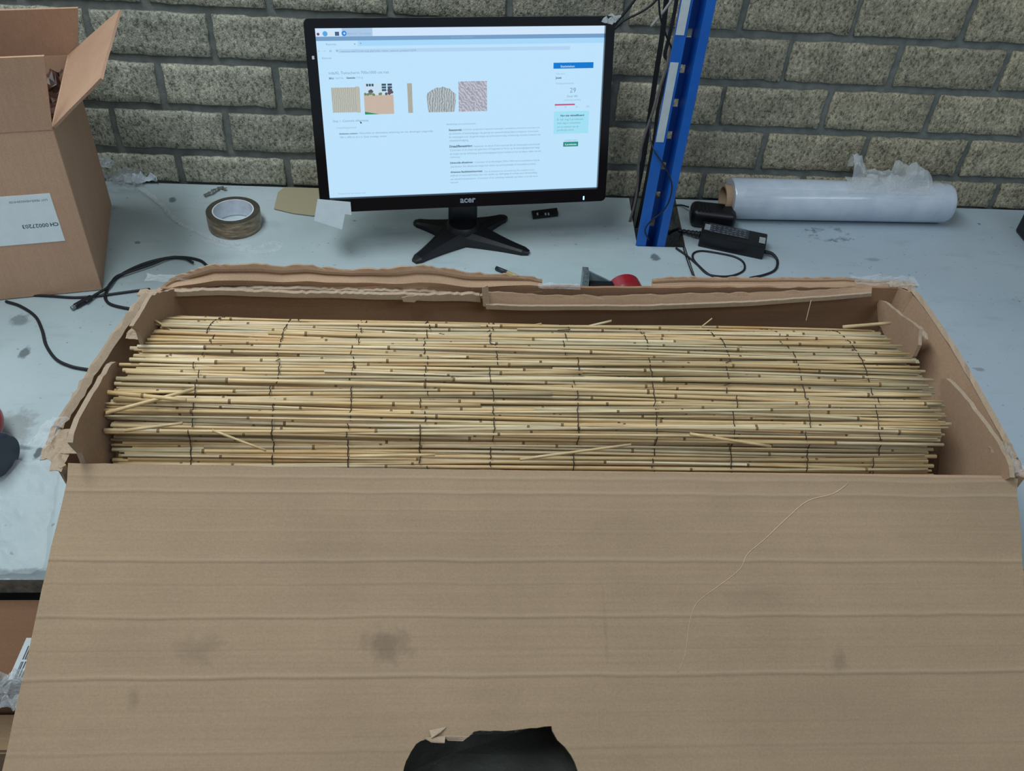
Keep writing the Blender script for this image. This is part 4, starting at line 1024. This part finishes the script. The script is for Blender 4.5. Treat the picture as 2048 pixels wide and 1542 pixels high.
# dark object cut by the right edge
c = at(2080, 470, .03); c.z = .04
o = box('black_case', c+Vector((.03, 0, 0)), (.09, .12, .078), BLACK, None, None, .006); tag(o, 'dark case at the right picture edge in front of the wall', 'case')

# ================================================================== CABLES HANGING BEHIND THE MONITOR AND BY THE POST
def hang(name, pts, y, rad, mat, label):
    o = tube(name, [ony(px, py, y if not isinstance(y, (list, tuple)) else y[i]) for i, (px, py) in enumerate(pts)], rad, mat); tag(o, label, 'cable', 'cables hanging between the monitor and the rack post'); return o
hang('hanging_cable', [(1336, -30), (1326, 60), (1312, 150), (1300, 230), (1288, 310), (1276, 375), (1264, 430), (1262, 470)], -.05, .0050, RUBBER, 'thick black cable hanging down left of the blue rack post')
hang('hanging_cable', [(1358, -30), (1348, 30), (1338, 75), (1330, 110), (1336, 122), (1330, 160), (1316, 220), (1308, 280), (1285, 400), (1270, 470)], -.075, .0036, RUBBER, 'knotted black cable directly left of the blue rack post')
hang('hanging_cable', [(1368, -30), (1352, 60), (1340, 100), (1333, 135), (1318, 180), (1305, 225), (1288, 275), (1278, 320), (1275, 370), (1270, 405), (1259, 445)], -.10, .0028, GREYC, 'grey cable hanging in front of the black ones beside the rack post')
hang('hanging_cable', [(1316, -30), (1320, 30), (1330, 65), (1348, 108), (1352, 130)], [-.12]*4+[-.17], .0018, RUBBER, 'thin black wire slanting from the top behind the rack post')
hang('hanging_cable', [(1302, 236), (1300, 270), (1308, 300), (1326, 328), (1342, 360), (1342, 390), (1328, 420), (1300, 444), (1290, 462), (1298, 480)], [-.15, -.17, -.19, -.2, -.2, -.2, -.2, -.2, -.197, -.197], .0014, RUBBER, 'thin black wire crossing the front of the rack post')
hang('monitor_cable', [(1290, -30), (1262, 10), (1235, 42), (1205, 75)], -.07, .0026, RUBBER, 'black cable running up from behind the monitor corner, leftmost of two')
hang('monitor_cable', [(1330, -20), (1305, 8), (1280, 25), (1250, 40), (1229, 58), (1205, 80)], -.055, .0022, RUBBER, 'black cable running up from behind the monitor corner, right one of two')
hang('white_cord_end', [(1366, -30), (1344, 0), (1325, 26), (1302, 53)], -.11, .0026, plain('pale_cable', (150, 150, 148), .5), 'pale stiff cord end pointing down between monitor and rack post')
# dust and litter heap in the notch of the bench
box('floor_rail', (1.25, -.06, HT+.03), (.4, .05, .06), BLACK); tag(bpy.data.objects['floor_rail'], 'dark rail on the floor below the notch of the bench', 'rail')

# ================================================================== LOWER LEFT: FILM ON THE BENCH, CARTONS BELOW
bag = empty('plastic_sheet', at(50, 1040, 0), 'clear plastic sheet draped over the bench left of the reed box', 'plastic sheet')
g = []; n_1, n_2 = 30, 34
c4 = [at(-130, 930, 0), at(122, 930, 0), at(92, 1150, 0), at(-170, 1155, 0)]
for i in range(n_2):
    row = []
    for j in range(n_1):
        u, v = j/(n_1-1), i/(n_2-1); p = c4[0].lerp(c4[1], u).lerp(c4[3].lerp(c4[2], u), v); qn = Vector((p.x*16+p.y*9, p.y*12, 2))
        z = .0015+.020*abs(noise.noise(qn))+.014*abs(noise.noise(qn*2.7)); row.append(Vector((p.x, p.y, z)))
    g.append(row)
vs = [p for r in g for p in r]; pyd('film_layer', vs, [(i*n_1+j, i*n_1+j+1, (i+1)*n_1+j+1, (i+1)*n_1+j) for i in range(n_2-1) for j in range(n_1-1)], FILM, bag)

zl = -.036
def lowbox(name, corners, zt_, depth, label, mat=CBdark, catg='box', th=None):
    t = empty(name, (corners[0].x, corners[0].y, zt_-depth), label, catg)
    slab('top_panel', [Vector((p.x, p.y, zt_-.003)) for p in corners], (0, 0, 1), .006, mat, t)
    n = len(corners)
    for i in range(n):
        a, b = corners[i], corners[(i+1) % n]; d = (b-a); nn = Vector((-d.y, d.x, 0)).normalized()
        slab('side_panel', [Vector((a.x, a.y, zt_-.006)), Vector((b.x, b.y, zt_-.006)), Vector((b.x, b.y, zt_-depth)), Vector((a.x, a.y, zt_-depth))], nn, .004, mat, t)
    return t
cs = [at(-260, 1362, zl), at(230, 1362, zl), Vector((.42, -1.0, zl)), Vector((.0, -1.0, zl))]
y1 = cs[0].y; cs = [Vector((-.02, y1, zl)), Vector((.36, y1, zl)), Vector((.36, -.998, zl)), Vector((-.02, -.998, zl))]
lb = lowbox('barcoded_carton', cs, zl, abs(HT)+zl, 'brown carton with white barcode label standing on the floor in front of the bench')
lq = [at(53, 1276, zl+.0005), at(120, 1276, zl+.0005), at(90, 1364, zl+.0005), at(16, 1360, zl+.0005)]
l2 = slab('barcode_label', [Vector((p.x, p.y, zl+.0006)) for p in lq], (0, 0, 1), .0006, plain('label_paper_grey', (186, 196, 198), .6, var=.03), lb)
bm = bmesh.new(); e1 = (lq[1]-lq[0]).normalized(); e2 = (lq[3]-lq[0]).normalized()
for row_, (s0, s1) in enumerate(((.0115, .030), (.033, .054))):
    x = .0065
    while x < .036:
        w_ = random.choice((.0007, .0012, .0018)); c = lq[0]+e1*(x+w_/2)+e2*((s0+s1)/2); an = math.atan2(e2.y, e2.x)
        addbox(bm, (0, 0, 0), (s1-s0, w_, .0004), Matrix.Translation(Vector((c.x, c.y, zl+.0012))) @ Matrix.Rotation(an, 4, 'Z')); x += w_+random.choice((.0008, .0013, .0019))
bmo('barcode', bm, plain('barcode_ink', (60, 66, 72), .7), l2)['kind'] = 'stuff'
o = crumple('crumpled_film_bundle', at(8, 1408, -.06), .07, .05, .028, FILM2, None, 21, 20, freq=45, th=0); tag(o, 'crumpled clear film at the front edge of the barcoded carton', 'film')
o.location.z += .022
zl2 = -.11; yA, yB_ = at(0, 1395, zl2).y, at(0, 1500, zl2).y; yA = min(yA, y1-.006)
lowbox('small_carton', [Vector((.02, yB_, zl2)), Vector((.46, yB_, zl2)), Vector((.46, yA, zl2)), Vector((.02, yA, zl2))], zl2, abs(HT)+zl2, 'light brown carton on the floor in front of the barcoded one', cardboard('cardboard_light_low', (156, 130, 100), 'x', .3).m)

# black wrapped parcel below the flap, seen through the hand hole
m = M('black_wrap'); m.color(srgb((92, 94, 88))); m.rough(.25); m.b.inputs['Specular IOR Level'].default_value = .7; m.bump(m.noise(m.co(), 25, 4), .5, .01)
bgp = empty('black_wrapped_parcel', (.88, -1.2, HT), 'parcel wrapped in glossy black plastic seen through the hand hole of the box flap', 'parcel')
bm = bmesh.new(); addbox(bm, (.88, -1.2, (HT+.02)/2), (.62, .34, .02-HT), None, .05, 4)
bmesh.ops.subdivide_edges(bm, edges=bm.edges, cuts=6, use_grid_fill=True)
for v in bm.verts: v.co += noise.noise_vector(v.co*12)*.024+noise.noise_vector(v.co*30)*.010
bmo('wrapping', bm, m.m, bgp, False)
